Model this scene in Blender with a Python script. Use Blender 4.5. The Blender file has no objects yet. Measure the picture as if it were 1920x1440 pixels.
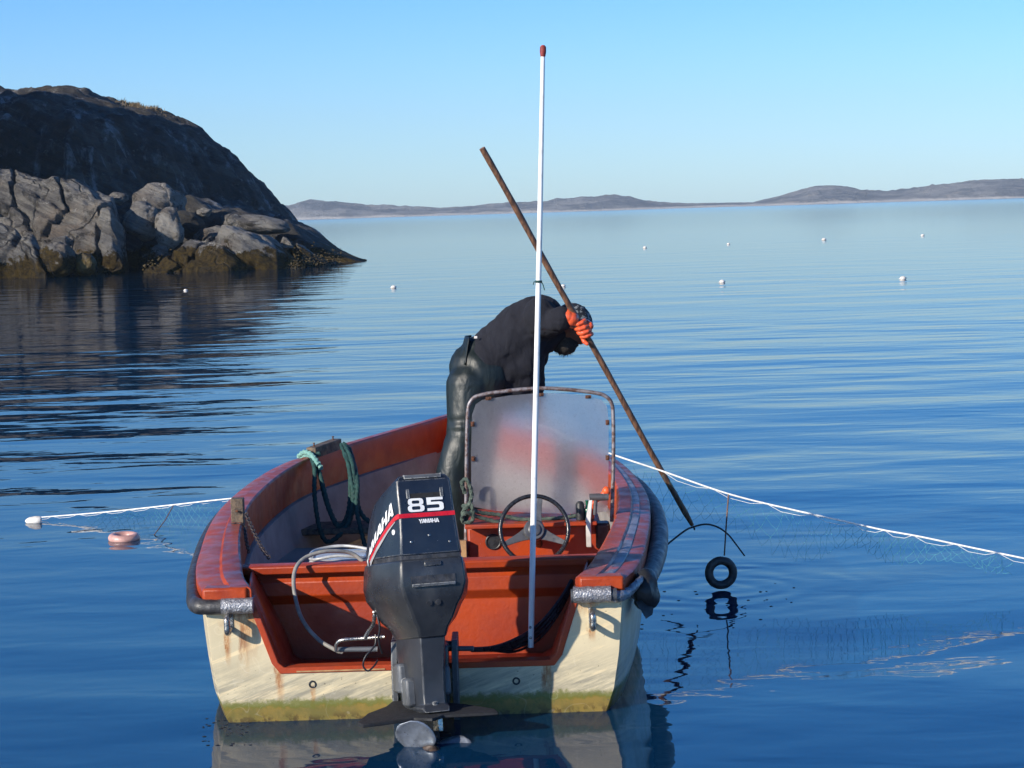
import bpy, bmesh, math, random
from mathutils import Vector, Matrix, noise
import numpy as np
sc = bpy.context.scene
COL = sc.collection
R = math.radians
random.seed(7)

# ------------------------------------------------------------------ camera, sky, sun, exposure
F_PX = 4100.0; CAM_H = 2.1
PITCH = math.atan((720 - 396) / F_PX); ROLL = R(1.75)
_F = Vector((0, math.cos(PITCH), -math.sin(PITCH)))
_r0 = Vector((1, 0, 0)); _u0 = Vector((0, math.sin(PITCH), math.cos(PITCH)))
_R = math.cos(ROLL) * _r0 - math.sin(ROLL) * _u0
_U = math.cos(ROLL) * _u0 + math.sin(ROLL) * _r0
cam_d = bpy.data.cameras.new('camera'); cam = bpy.data.objects.new('camera', cam_d); COL.objects.link(cam)
m = Matrix((_R, _U, -_F)).transposed().to_4x4(); m.translation = (0, 0, CAM_H)
cam.matrix_world = m
cam_d.sensor_width = 36; cam_d.lens = F_PX / 1920 * 36; cam_d.clip_start = 0.1; cam_d.clip_end = 20000
sc.camera = cam

SUN = Vector((-1.14, -1.0, 0.62)).normalized()
ELEV = math.asin(SUN.z); AZ = math.atan2(SUN.x, SUN.y)
w = bpy.data.worlds.new('World'); sc.world = w; w.use_nodes = True
nt = w.node_tree; bg = nt.nodes['Background']
sky = nt.nodes.new('ShaderNodeTexSky'); sky.sky_type = 'NISHITA'; sky.sun_disc = False
sky.sun_elevation = ELEV; sky.sun_rotation = AZ
sky.air_density = 1.0; sky.dust_density = 0.3; sky.ozone_density = 2.0
tc = nt.nodes.new('ShaderNodeTexCoord'); sx = nt.nodes.new('ShaderNodeSeparateXYZ'); nt.links.new(tc.outputs['Generated'], sx.inputs[0])
cr = nt.nodes.new('ShaderNodeValToRGB'); nt.links.new(sx.outputs[2], cr.inputs[0])       # tints the sky bluer with height, dimmed overhead to deepen shade
els = cr.color_ramp.elements; els[0].position = 0.0; els[0].color = (.55, .81, 1.30, 1); els[1].position = 1.0; els[1].color = (.08, .18, .38, 1)
for p_, c_ in ((.04, (.47, .745, 1.20, 1)), (.10, (.33, .66, 1.12, 1)), (.18, (.27, .78, 1.38, 1)), (.28, (.25, .86, 1.65, 1)), (.5, (.11, .34, .7, 1))):
    e_ = els.new(p_); e_.color = c_
mxs = nt.nodes.new('ShaderNodeMix'); mxs.data_type = 'RGBA'; mxs.blend_type = 'MULTIPLY'; mxs.inputs[0].default_value = 1
nt.links.new(sky.outputs[0], mxs.inputs[6]); nt.links.new(cr.outputs[0], mxs.inputs[7])
nt.links.new(mxs.outputs[2], bg.inputs[0]); bg.inputs[1].default_value = 0.13
sd = bpy.data.lights.new('sun', 'SUN'); sd.energy = 5.0; sd.angle = R(0.5); sd.color = (1, 0.90, 0.76)
so = bpy.data.objects.new('sun', sd); COL.objects.link(so)
so.rotation_euler = (-SUN).to_track_quat('-Z', 'Y').to_euler()
sc.view_settings.view_transform = 'Standard'; sc.view_settings.look = 'None'
sc.view_settings.gamma = 1; sc.view_settings.exposure = 0.35
sc.cycles.max_bounces = 8; sc.cycles.transparent_max_bounces = 16

def ray(px, py): return _F * F_PX + _R * (px - 960) - _U * (py - 720)
def at(px, py, Y):                       # a point seen at (px,py) at the true distance Y
    d = ray(px, py); return Vector((0, 0, CAM_H)) + d * (Y / d.y)
def onz(px, py, Z=0.0):
    d = ray(px, py); return Vector((0, 0, CAM_H)) + d * ((Z - CAM_H) / d.z)

# ------------------------------------------------------------------ materials
class NT:
    def __init__(s, name):
        s.m = bpy.data.materials.new(name); s.m.use_nodes = True; s.t = s.m.node_tree; s.t.nodes.clear()
        s.out = s.n('ShaderNodeOutputMaterial')
    def n(s, typ, **kw):
        a = s.t.nodes.new(typ)
        for k, v in kw.items(): setattr(a, k, v)
        return a
    def lk(s, a, b): s.t.links.new(a, b)
    def val(s, sock, v):
        if hasattr(v, 'is_linked') or isinstance(v, bpy.types.NodeSocket): s.lk(v, sock)
        else: sock.default_value = v
    def math(s, op, a, b=0.0, c=None, clamp=False):
        q = s.n('ShaderNodeMath', operation=op, use_clamp=clamp); s.val(q.inputs[0], a); s.val(q.inputs[1], b)
        if c is not None: s.val(q.inputs[2], c)
        return q.outputs[0]
    def pos(s):
        if not hasattr(s, '_p'): s._p = s.n('ShaderNodeNewGeometry').outputs['Position']
        return s._p
    def xyz(s, v=None):
        q = s.n('ShaderNodeSeparateXYZ'); s.lk(v or s.pos(), q.inputs[0]); return q.outputs
    def mapv(s, scale=(1, 1, 1), rot=(0, 0, 0), loc=(0, 0, 0), v=None):
        q = s.n('ShaderNodeMapping'); s.lk(v or s.pos(), q.inputs[0])
        q.inputs['Scale'].default_value = scale; q.inputs['Rotation'].default_value = rot; q.inputs['Location'].default_value = loc
        return q.outputs[0]
    def noise(s, scale, detail=4, rough=0.55, v=None, dist=0.0):
        q = s.n('ShaderNodeTexNoise'); s.lk(v or s.pos(), q.inputs['Vector'])
        q.inputs['Scale'].default_value = scale; q.inputs['Detail'].default_value = detail
        q.inputs['Roughness'].default_value = rough; q.inputs['Distortion'].default_value = dist
        return q.outputs['Fac']
    def ramp(s, f, lo, hi, a=0.0, b=1.0, smooth=True):
        q = s.n('ShaderNodeMapRange', clamp=True)
        if smooth: q.interpolation_type = 'SMOOTHSTEP'
        s.val(q.inputs['Value'], f); s.val(q.inputs['From Min'], lo); s.val(q.inputs['From Max'], hi)
        s.val(q.inputs['To Min'], a); s.val(q.inputs['To Max'], b); return q.outputs[0]
    def mix(s, f, a, b):
        q = s.n('ShaderNodeMix', data_type='RGBA')
        s.val(q.inputs[0], f)
        for sock, v in ((q.inputs[6], a), (q.inputs[7], b)):
            if isinstance(v, tuple): sock.default_value = (*v[:3], 1)
            else: s.lk(v, sock)
        return q.outputs[2]
    def bump(s, h, dist=1.0, strength=1.0, normal=None):
        q = s.n('ShaderNodeBump'); s.lk(h, q.inputs['Height']); q.inputs['Distance'].default_value = dist
        q.inputs['Strength'].default_value = strength
        if normal: s.lk(normal, q.inputs['Normal'])
        return q.outputs[0]
    def pbr(s, col, rough=0.5, metal=0.0, normal=None, spec=0.5, coat=0.0):
        q = s.n('ShaderNodeBsdfPrincipled')
        if isinstance(col, tuple): q.inputs['Base Color'].default_value = (*col[:3], 1)
        else: s.lk(col, q.inputs['Base Color'])
        s.val(q.inputs['Roughness'], rough); s.val(q.inputs['Metallic'], metal)
        q.inputs['Specular IOR Level'].default_value = spec; q.inputs['Coat Weight'].default_value = coat
        if normal: s.lk(normal, q.inputs['Normal'])
        s.lk(q.outputs[0], s.out.inputs['Surface']); return q

def simple(name, c1, c2=None, rough=0.5, metal=0.0, scale=20, bscale=None, bdist=0.001, spec=0.5, lo=0.35, hi=0.65, coat=0.0):
    t = NT(name); c2 = c2 or tuple(x * 0.7 for x in c1)
    f = t.ramp(t.noise(scale, 6, 0.65), lo, hi)
    nrm = t.bump(t.noise(bscale or scale * 3, 5), bdist) if bdist else None
    rr = t.ramp(t.noise(scale * 1.7, 3), 0.3, 0.7, max(0.03, rough - 0.12), min(1, rough + 0.12))
    t.pbr(t.mix(f, c1, c2), rr, metal, nrm, spec, coat); return t.m

M = {}
M['steel'] = simple('steel', (0.55, 0.53, 0.5), (0.3, 0.27, 0.24), 0.3, 0.9, 60)
M['rusty_pipe'] = simple('rusty_pipe', (0.24, 0.22, 0.23), (0.12, 0.07, 0.055), 0.5, 0.35, 28, 90, 0.002, lo=0.42, hi=0.6)
M['rust'] = simple('rust', (0.16, 0.055, 0.025), (0.05, 0.025, 0.015), 0.8, 0.1, 80, bdist=0.003)
M['mast'] = simple('mast', (0.82, 0.82, 0.8), (0.62, 0.6, 0.56), 0.45, 0, 14, lo=0.5, hi=0.75)
M['red_tip'] = simple('red_tip', (0.35, 0.04, 0.03), (0.15, 0.02, 0.02), 0.6, 0, 60)
M['black_rubber'] = simple('black_rubber', (0.018, 0.019, 0.022), (0.05, 0.05, 0.055), 0.5, 0, 22, 60, 0.003)
M['black_plastic'] = simple('black_plastic', (0.010, 0.011, 0.013), (0.022, 0.024, 0.027), 0.5, 0, 30)
M['black_matte'] = simple('black_matte', (0.006, 0.007, 0.009), (0.012, 0.013, 0.016), 0.8, 0, 30)
M['wheel'] = simple('wheel', (0.012, 0.012, 0.014), (0.02, 0.02, 0.022), 0.28, 0, 40)
M['duct_tape'] = simple('duct_tape', (0.36, 0.37, 0.4), (0.2, 0.2, 0.22), 0.38, 0.55, 70, 110, 0.006)
M['fender'] = simple('fender', (0.045, 0.052, 0.065), (0.16, 0.17, 0.19), 0.55, 0, 12, 60, 0.004, lo=0.45, hi=0.75)
M['wet_wood'] = simple('wet_wood', (0.17, 0.12, 0.075), (0.06, 0.045, 0.035), 0.7, 0, 30, 90, 0.004)
M['light_wood'] = simple('light_wood', (0.45, 0.27, 0.12), (0.3, 0.17, 0.08), 0.6)
M['green_rope'] = simple('green_rope', (0.008, 0.040, 0.038), (0.018, 0.075, 0.066), 0.75, 0, 40, 240, 0.004)
M['pale_rope'] = simple('pale_rope', (0.22, 0.42, 0.36), (0.12, 0.28, 0.25), 0.75, 0, 40, 240, 0.004)
M['old_rope'] = simple('old_rope', (0.1, 0.13, 0.1), (0.04, 0.06, 0.05), 0.9, 0, 50, 200, 0.004)
M['white_rope'] = simple('white_rope', (0.85, 0.85, 0.83), (0.7, 0.7, 0.68), 0.6, 0, 60)
M['brown_cord'] = simple('brown_cord', (0.18, 0.1, 0.07), (0.1, 0.06, 0.05), 0.8)
M['net_twine'] = simple('net_twine', (0.12, 0.42, 0.42), (0.06, 0.25, 0.27), 0.5, 0, 3)
M['chain'] = simple('chain', (0.06, 0.05, 0.05), (0.13, 0.1, 0.09), 0.45, 0.6, 90)
M['float_white'] = simple('float_white', (0.8, 0.78, 0.74), (0.55, 0.5, 0.45), 0.6, 0, 12)
M['float_pink'] = simple('float_pink', (0.62, 0.36, 0.31), (0.45, 0.25, 0.22), 0.4, 0, 20)
M['grey_plastic'] = simple('grey_plastic', (0.1, 0.1, 0.105), (0.06, 0.06, 0.065), 0.35)
M['lever_white'] = simple('lever_white', (0.5, 0.5, 0.48), (0.35, 0.34, 0.33), 0.4)
M['orange_plastic'] = simple('orange_plastic', (0.85, 0.12, 0.02), (0.6, 0.07, 0.02), 0.4)
M['green_glass'] = simple('green_glass', (0.02, 0.16, 0.08), (0.01, 0.09, 0.05), 0.12)
M['tank'] = simple('tank', (0.52, 0.52, 0.5), (0.33, 0.33, 0.33), 0.35, 0.1, 14)
M['hose'] = simple('hose', (0.33, 0.31, 0.27), (0.2, 0.2, 0.19), 0.45)
M['black_hose'] = simple('black_hose', (0.01, 0.01, 0.014), (0.02, 0.02, 0.025), 0.35)
M['decal_white'] = simple('decal_white', (0.82, 0.82, 0.82), (0.7, 0.7, 0.7), 0.35, bdist=0)
M['decal_red'] = simple('decal_red', (0.62, 0.01, 0.02), (0.45, 0.01, 0.02), 0.3, bdist=0)
M['decal_grey'] = simple('decal_grey', (0.33, 0.33, 0.34), (0.3, 0.3, 0.3), 0.35, bdist=0)
M['prop_metal'] = simple('prop_metal', (0.22, 0.25, 0.30), (0.15, 0.17, 0.2), 0.38, 0.5, 26, bdist=0.0005)
M['hub_metal'] = simple('hub_metal', (0.14, 0.09, 0.06), (0.05, 0.035, 0.03), 0.35, 0.5, 30)
M['glove'] = simple('glove', (0.78, 0.12, 0.04), (0.66, 0.09, 0.03), 0.22, 0, 30, 60, 0.002, coat=0.3)
M['skin'] = simple('skin', (0.13, 0.065, 0.045), (0.1, 0.05, 0.035), 0.55)  # tone darkened to hold the shade on the face
M['hair'] = simple('hair', (0.015, 0.013, 0.013), (0.03, 0.026, 0.025), 0.8, 0, 60, 200, 0.01)
M['pole_wood'] = (lambda: (lambda t: (t.pbr(t.mix(t.ramp(t.noise(60, 5, v=t.mapv((1, 1, .12), (0, R(-28), 0))), .35, .65), (0.2, 0.1, 0.055), (0.07, 0.035, 0.022)), 0.55, 0, t.bump(t.noise(90, 4, v=t.mapv((1, 1, .1), (0, R(-28), 0))), .002)), t.m)[1])(NT('pole_wood')))()

def mat_gunwale():                       # red gelcoat, chalky lilac-grey wear on the flat tops
    t = NT('red_gelcoat'); x, y, z = t.xyz()
    nz = t.xyz(t.n('ShaderNodeNewGeometry').outputs['Normal'])[2]
    wear = t.math('MULTIPLY', t.ramp(nz, .75, .97), t.ramp(t.noise(9, 6, .7), .34, .62))
    base = t.mix(t.ramp(t.noise(5, 5), .35, .7), (0.40, 0.055, 0.010), (0.26, 0.032, 0.010))
    c = t.mix(t.math('MULTIPLY', wear, .6), base, (0.20, 0.105, 0.11))
    chip = t.ramp(t.noise(38, 5, .7), .66, .70)
    c = t.mix(t.math('MULTIPLY', chip, .6), c, (0.06, 0.03, 0.03))
    chip2 = t.ramp(t.noise(6.5, 6, .75, v=t.mapv(loc=(3, 1, 8))), .69, .71)
    c = t.mix(chip2, c, (0.62, 0.5, 0.3))
    r = t.ramp(t.noise(14, 4), .3, .7, .32, .55)
    t.pbr(c, r, 0, t.bump(t.noise(70, 5), .0015), .35); return t.m
M['gunwale'] = mat_gunwale()
def mat_groove():
    t = NT('worn_groove')
    c = t.mix(t.ramp(t.noise(10, 6, .7), .4, .62), (0.2, 0.2, 0.25), (0.045, 0.04, 0.055))
    c = t.mix(t.ramp(t.noise(7, 4, v=t.mapv(loc=(4, 2, 1))), .56, .66), c, (0.4, 0.07, 0.04))
    t.pbr(c, .4, 0, t.bump(t.noise(60, 5), .002)); return t.m
M['groove'] = mat_groove()
def mat_redpaint():
    t = NT('red_paint')
    c = t.mix(t.ramp(t.noise(4, 6, .6), .35, .7), (0.40, 0.052, 0.008), (0.28, 0.031, 0.008))
    c = t.mix(t.ramp(t.noise(60, 4, .7), .7, .74), c, (0.5, 0.3, 0.2))
    c = t.mix(t.ramp(t.noise(9, 6, .7, v=t.mapv(loc=(9, 3, 2))), .62, .72, 0, .35), c, (0.08, 0.02, 0.015))
    t.pbr(c, t.ramp(t.noise(8, 3), .3, .7, .35, .6), 0, t.bump(t.noise(45, 5), .002)); return t.m
M['redpaint'] = mat_redpaint()
def mat_liner():
    t = NT('grey_liner')
    c = t.mix(t.ramp(t.noise(5, 6, .6), .35, .7), (0.30, 0.275, 0.25), (0.21, 0.19, 0.175))
    c = t.mix(t.ramp(t.noise(90, 3, .8), .66, .7), c, (0.16, 0.14, 0.15))
    t.pbr(c, .7, 0, t.bump(t.noise(120, 4), .002)); return t.m
M['liner'] = mat_liner()

def boatu(px, z=0.3): return at(px, 1200, 9.03).x
def mat_transom():
    t = NT('cream_gelcoat'); x, y, z = t.xyz()
    c = t.mix(t.ramp(t.noise(3.5, 5, .6), .3, .7), (0.64, 0.55, 0.36), (0.52, 0.45, 0.30))
    # diagonal scuffs
    s1 = t.math('SUBTRACT', z, t.math('MULTIPLY', x, .36)); cb = t.n('ShaderNodeCombineXYZ')
    t.lk(t.math('MULTIPLY', s1, 22), cb.inputs[0]); t.lk(t.math('MULTIPLY', x, 2.2), cb.inputs[1]); DG = cb.outputs[0]
    sc1 = t.noise(1.0, 5, .6, v=DG, dist=.3)
    c = t.mix(t.ramp(sc1, .54, .64, 0, .8), c, (0.76, 0.62, 0.38))
    dirt = t.math('MULTIPLY', t.ramp(z, .30, .12), t.ramp(t.noise(1.3, 7, .75, v=DG), .38, .62))
    c = t.mix(t.math('MULTIPLY', dirt, .9), c, (0.27, 0.25, 0.19))
    # rust runs: (x, top z, half width, length, strength)
    nz = t.noise(26, 6, .75, v=t.mapv((1, 1, .3)))
    runs = [(at(452, 1130, 9.03).x, .56, .10, .22, 1.0), (at(470, 1130, 9.03).x, .55, .045, .34, .95), (at(425, 1180, 9.03).x, .37, .02, .15, 1.0),
            (at(586, 1285, 9.03).x, .135, .014, .12, .9), (at(523, 1255, 9.03).x, .22, .024, .18, .9), (at(1028, 1250, 9.03).x, .2, .03, .18, .9),
            (at(1100, 1120, 9.03).x, .49, .07, .09, 1.0), (at(1110, 1180, 9.03).x, .375, .024, .09, 1.0), (at(458, 1200, 9.03).x, .42, .03, .26, .7)]
    for (x0, z0, hw, ln, st) in runs:
        dx = t.math('ABSOLUTE', t.math('SUBTRACT', t.math('ADD', x, t.math('MULTIPLY', t.math('SUBTRACT', nz, .5), hw * 3.0)), x0))
        f = t.math('MULTIPLY', t.ramp(dx, hw, hw * .15), t.math('MULTIPLY', t.ramp(z, z0 - ln, z0 - ln * .25), t.ramp(z, z0 + .025, z0)))
        c = t.mix(t.math('MULTIPLY', f, t.math('MULTIPLY', st, t.ramp(nz, .32, .6, .25, 1))), c, t.mix(t.ramp(nz, .4, .6), (0.46, 0.19, 0.03), (0.26, 0.075, 0.01)))
    # algae band at the waterline
    zz = t.math('ADD', z, t.math('MULTIPLY', t.math('SUBTRACT', t.noise(22, 7, .8), .5), .09))
    al = t.mix(t.ramp(t.noise(11, 5, .7), .35, .65), (0.24, 0.165, 0.035), (0.15, 0.125, 0.03))
    c = t.mix(t.ramp(zz, .075, .06), c, al)
    gr = t.math('MULTIPLY', t.ramp(zz, .10, .075), t.ramp(zz, .05, .068))
    c = t.mix(t.math('MULTIPLY', gr, .85), c, (0.12, 0.13, 0.012))
    bl = t.math('MULTIPLY', t.ramp(zz, .045, .0), t.ramp(t.noise(26, 5, .7), .48, .56))
    c = t.mix(t.math('MULTIPLY', bl, .8), c, (0.06, 0.035, 0.008))
    sp = t.ramp(t.noise(70, 2), .71, .74)
    c = t.mix(t.math('MULTIPLY', sp, .7), c, (0.1, 0.09, 0.06))
    scr = t.ramp(t.math('ABSOLUTE', t.math('SUBTRACT', t.noise(5, 2, .5, dist=.6), .5)), .006, .0)
    c = t.mix(t.math('MULTIPLY', scr, .1), c, (0.85, 0.8, 0.66))
    t.pbr(c, t.ramp(t.noise(9, 4), .3, .7, .3, .5), 0, t.bump(t.noise(30, 5), .001)); return t.m
M['transom'] = mat_transom()

def mat_cowl(name, c1, c2, rough, ew=1.0):
    t = NT(name)
    c = t.mix(t.ramp(t.noise(7, 5, .6), .35, .7), c1, c2)
    geo = t.n('ShaderNodeNewGeometry')
    bv = t.n('ShaderNodeBevel', samples=4); bv.inputs['Radius'].default_value = .0045
    dp = t.n('ShaderNodeVectorMath', operation='DOT_PRODUCT'); t.lk(bv.outputs[0], dp.inputs[0]); t.lk(geo.outputs['Normal'], dp.inputs[1])
    edge = t.math('MULTIPLY', t.ramp(dp.outputs['Value'], .995, .95), t.ramp(t.noise(38, 5, .7), .40, .50))
    c = t.mix(t.math('MULTIPLY', edge, .7 * ew), c, (0.55, 0.55, 0.52))
    c = t.mix(t.ramp(t.noise(120, 2, .8), .76, .79), c, (0.5, 0.5, 0.48))
    c = t.mix(t.ramp(t.noise(5, 5, .6, v=t.mapv((1, 1, .4))), .55, .75, 0, .25), c, (0.16, 0.165, 0.17))
    t.pbr(c, t.ramp(t.noise(12, 4), .3, .7, rough - .06, rough + .12), 0, t.bump(t.noise(60, 3), .0006)); return t.m
M['cowl'] = mat_cowl('cowl', (0.010, 0.016, 0.030), (0.016, 0.024, 0.040), .3)
M['cowl_low'] = mat_cowl('cowl_low', (0.018, 0.021, 0.027), (0.035, 0.039, 0.046), .28, .35)
M['leg'] = mat_cowl('motor_leg', (0.030, 0.034, 0.043), (0.018, 0.021, 0.027), .34, .5)
M['bracket'] = mat_cowl('bracket', (0.09, 0.1, 0.115), (0.05, 0.055, 0.062), .5)

def mat_cloth(name, c1, c2, rough, wr, coat=0.0):
    t = NT(name)
    h = t.math('ADD', t.math('MULTIPLY', t.noise(7, 3, .5, dist=1.2, v=t.mapv((1.6, 1, .55))), wr), t.math('MULTIPLY', t.noise(22, 3, .5, dist=.8), wr * .25))
    c = t.mix(t.ramp(t.noise(8, 5, .6), .35, .7), c1, c2)
    t.pbr(c, rough, 0, t.bump(h, 1.0), .5, coat); return t.m
M['jumper'] = mat_cloth('jumper', (0.005, 0.0055, 0.011), (0.008, 0.009, 0.016), .95, .014)
M['oilskin'] = mat_cloth('oilskin', (0.006, 0.011, 0.011), (0.012, 0.018, 0.017), .47, .008, .0)
def mat_cap():
    t = NT('cap_fabric')
    f = t.ramp(t.noise(45, 3, .6), .52, .56)
    t.pbr(t.mix(f, (0.012, 0.014, 0.02), (0.2, 0.21, 0.21)), .8); return t.m
M['cap'] = mat_cap()

def mat_pane():
    t = NT('scratched_acrylic')
    dn = t.ramp(t.noise(60, 5, .85), .55, .62, 0, 1)
    big = t.ramp(t.noise(4, 5, .6), .3, .7)
    fr = t.n('ShaderNodeBsdfRefraction'); fr.inputs['IOR'].default_value = 1.25; fr.inputs['Roughness'].default_value = .3
    fr.inputs['Color'].default_value = (.93, .92, .95, 1)
    df = t.n('ShaderNodeBsdfDiffuse'); t.lk(t.mix(t.ramp(t.noise(85, 4, .8, v=t.mapv(loc=(3, 3, 3))), .58, .64), t.mix(dn, (.42, .41, .44), (.10, .08, .08)), (.8, .8, .8)), df.inputs[0])
    tl = t.n('ShaderNodeBsdfTranslucent'); tl.inputs[0].default_value = (.5, .48, .52, 1)
    gl = t.n('ShaderNodeBsdfGlossy'); gl.inputs['Roughness'].default_value = .3
    tr = t.n('ShaderNodeBsdfTransparent')
    def mx(f, a, b):
        q = t.n('ShaderNodeMixShader'); t.val(q.inputs[0], f); t.lk(a, q.inputs[1]); t.lk(b, q.inputs[2]); return q.outputs[0]
    d2 = mx(.25, df.outputs[0], tl.outputs[0])
    a = mx(t.math('ADD', t.ramp(big, 0, 1, .18, .30), t.math('MULTIPLY', t.ramp(t.noise(55, 6, .8), .52, .66), .22)), fr.outputs[0], d2)
    a = mx(.25, a, tr.outputs[0])
    a = mx(.05, a, gl.outputs[0])
    t.lk(a, t.out.inputs['Surface']); return t.m
M['pane'] = mat_pane()

def mat_rock(name, dark=1.0, warm=0.0, weed=True, ck=1.0):
    t = NT(name); x, y, z = t.xyz()
    sv = t.math('ADD', t.math('MULTIPLY', z, .9), t.math('MULTIPLY', x, .40)); cb = t.n('ShaderNodeCombineXYZ')
    t.lk(t.math('MULTIPLY', sv, 2.6), cb.inputs[0]); t.lk(t.math('MULTIPLY', x, .35), cb.inputs[1]); t.lk(t.math('MULTIPLY', y, .35), cb.inputs[2]); SV = cb.outputs[0]
    band = t.noise(.8, 8, .7, v=SV, dist=.5)
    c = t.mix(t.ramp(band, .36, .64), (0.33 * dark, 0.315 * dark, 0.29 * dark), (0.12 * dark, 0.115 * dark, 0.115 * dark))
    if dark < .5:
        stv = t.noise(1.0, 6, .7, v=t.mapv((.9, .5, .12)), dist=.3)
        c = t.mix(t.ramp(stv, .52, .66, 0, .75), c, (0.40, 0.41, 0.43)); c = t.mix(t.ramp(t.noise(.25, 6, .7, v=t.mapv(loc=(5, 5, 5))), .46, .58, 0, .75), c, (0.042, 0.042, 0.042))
    c = t.mix(t.ramp(t.noise(.35, 6, .65), .52, .66, 0, .55), c, (0.27 * dark + warm * .04, 0.21 * dark, 0.155 * dark))
    c = t.mix(t.ramp(t.noise(1.3, 8, .75), .52, .62, 0, .8), c, (0.05, 0.045, 0.042))
    c = t.mix(t.ramp(t.noise(2.1, 8, .7, v=t.mapv(loc=(7, 1, 3))), .60, .68, 0, .8), c, (0.52 * dark, 0.50 * dark, 0.46 * dark))
    if weed:
        zz = t.math('ADD', z, t.math('MULTIPLY', t.math('SUBTRACT', t.noise(.9, 7, .75), .5), 3.6))
        wd = t.mix(t.ramp(t.noise(5, 6, .7), .35, .65), (0.085, 0.055, 0.008), (0.022, 0.014, 0.004))
        c = t.mix(t.ramp(zz, .95, .7), c, wd)
    h = t.math('ADD', t.math('MULTIPLY', t.noise(1.1, 9, .72, v=SV, dist=.5), .75), t.math('MULTIPLY', t.noise(6, 7, .8), .26))
    vor = t.n('ShaderNodeTexVoronoi', feature='DISTANCE_TO_EDGE'); vor.inputs['Scale'].default_value = .3
    nq = t.n('ShaderNodeTexNoise'); t.lk(t.pos(), nq.inputs['Vector']); nq.inputs['Scale'].default_value = .8
    va = t.n('ShaderNodeVectorMath', operation='MULTIPLY_ADD'); t.lk(nq.outputs['Color'], va.inputs[0]); va.inputs[1].default_value = (1.8, 1.8, 1.8); t.lk(t.mapv((1, .5, .8), (0, R(25), 0)), va.inputs[2])
    t.lk(va.outputs[0], vor.inputs['Vector'])
    crack = t.ramp(vor.outputs['Distance'], .03, .0)
    h = t.math('SUBTRACT', h, t.math('MULTIPLY', crack, .35 * ck))
    c = t.mix(t.math('MULTIPLY', crack, .75 * ck), c, (0.03, 0.027, 0.025))
    t.pbr(c, .85, 0, t.bump(h, 1.0), .3); return t.m
M['rock'] = mat_rock('rock_face', .92, ck=.8)
M['rock_pale'] = mat_rock('rock_pale', .95, 1, ck=.6)
M['rock_boulder'] = mat_rock('rock_boulder', 1.2, ck=.3)
M['rock_head'] = mat_rock('rock_headland', .42, ck=.15)  # same rock darkened, so the cliff's shade sits in its colour
M['weed'] = simple('weed', (0.085, 0.055, 0.008), (0.02, 0.014, 0.004), .6, 0, 3, 12, .05)
M['dry_grass'] = simple('dry_grass', (0.24, 0.18, 0.11), (0.12, 0.09, 0.05), .9, 0, 2, 10, .02)

def mat_hills():
    t = NT('far_hills'); x, y, z = t.xyz()
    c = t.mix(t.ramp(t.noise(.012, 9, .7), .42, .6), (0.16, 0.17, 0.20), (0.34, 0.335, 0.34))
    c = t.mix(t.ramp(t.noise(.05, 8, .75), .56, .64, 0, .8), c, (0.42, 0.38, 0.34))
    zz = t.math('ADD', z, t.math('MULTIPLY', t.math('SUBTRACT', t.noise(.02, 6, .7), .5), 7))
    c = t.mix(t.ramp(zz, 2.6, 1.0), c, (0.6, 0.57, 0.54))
    t.pbr(c, .95, 0, t.bump(t.noise(.03, 9, .75), 14.0), .1); return t.m
M['hills'] = mat_hills()

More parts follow.
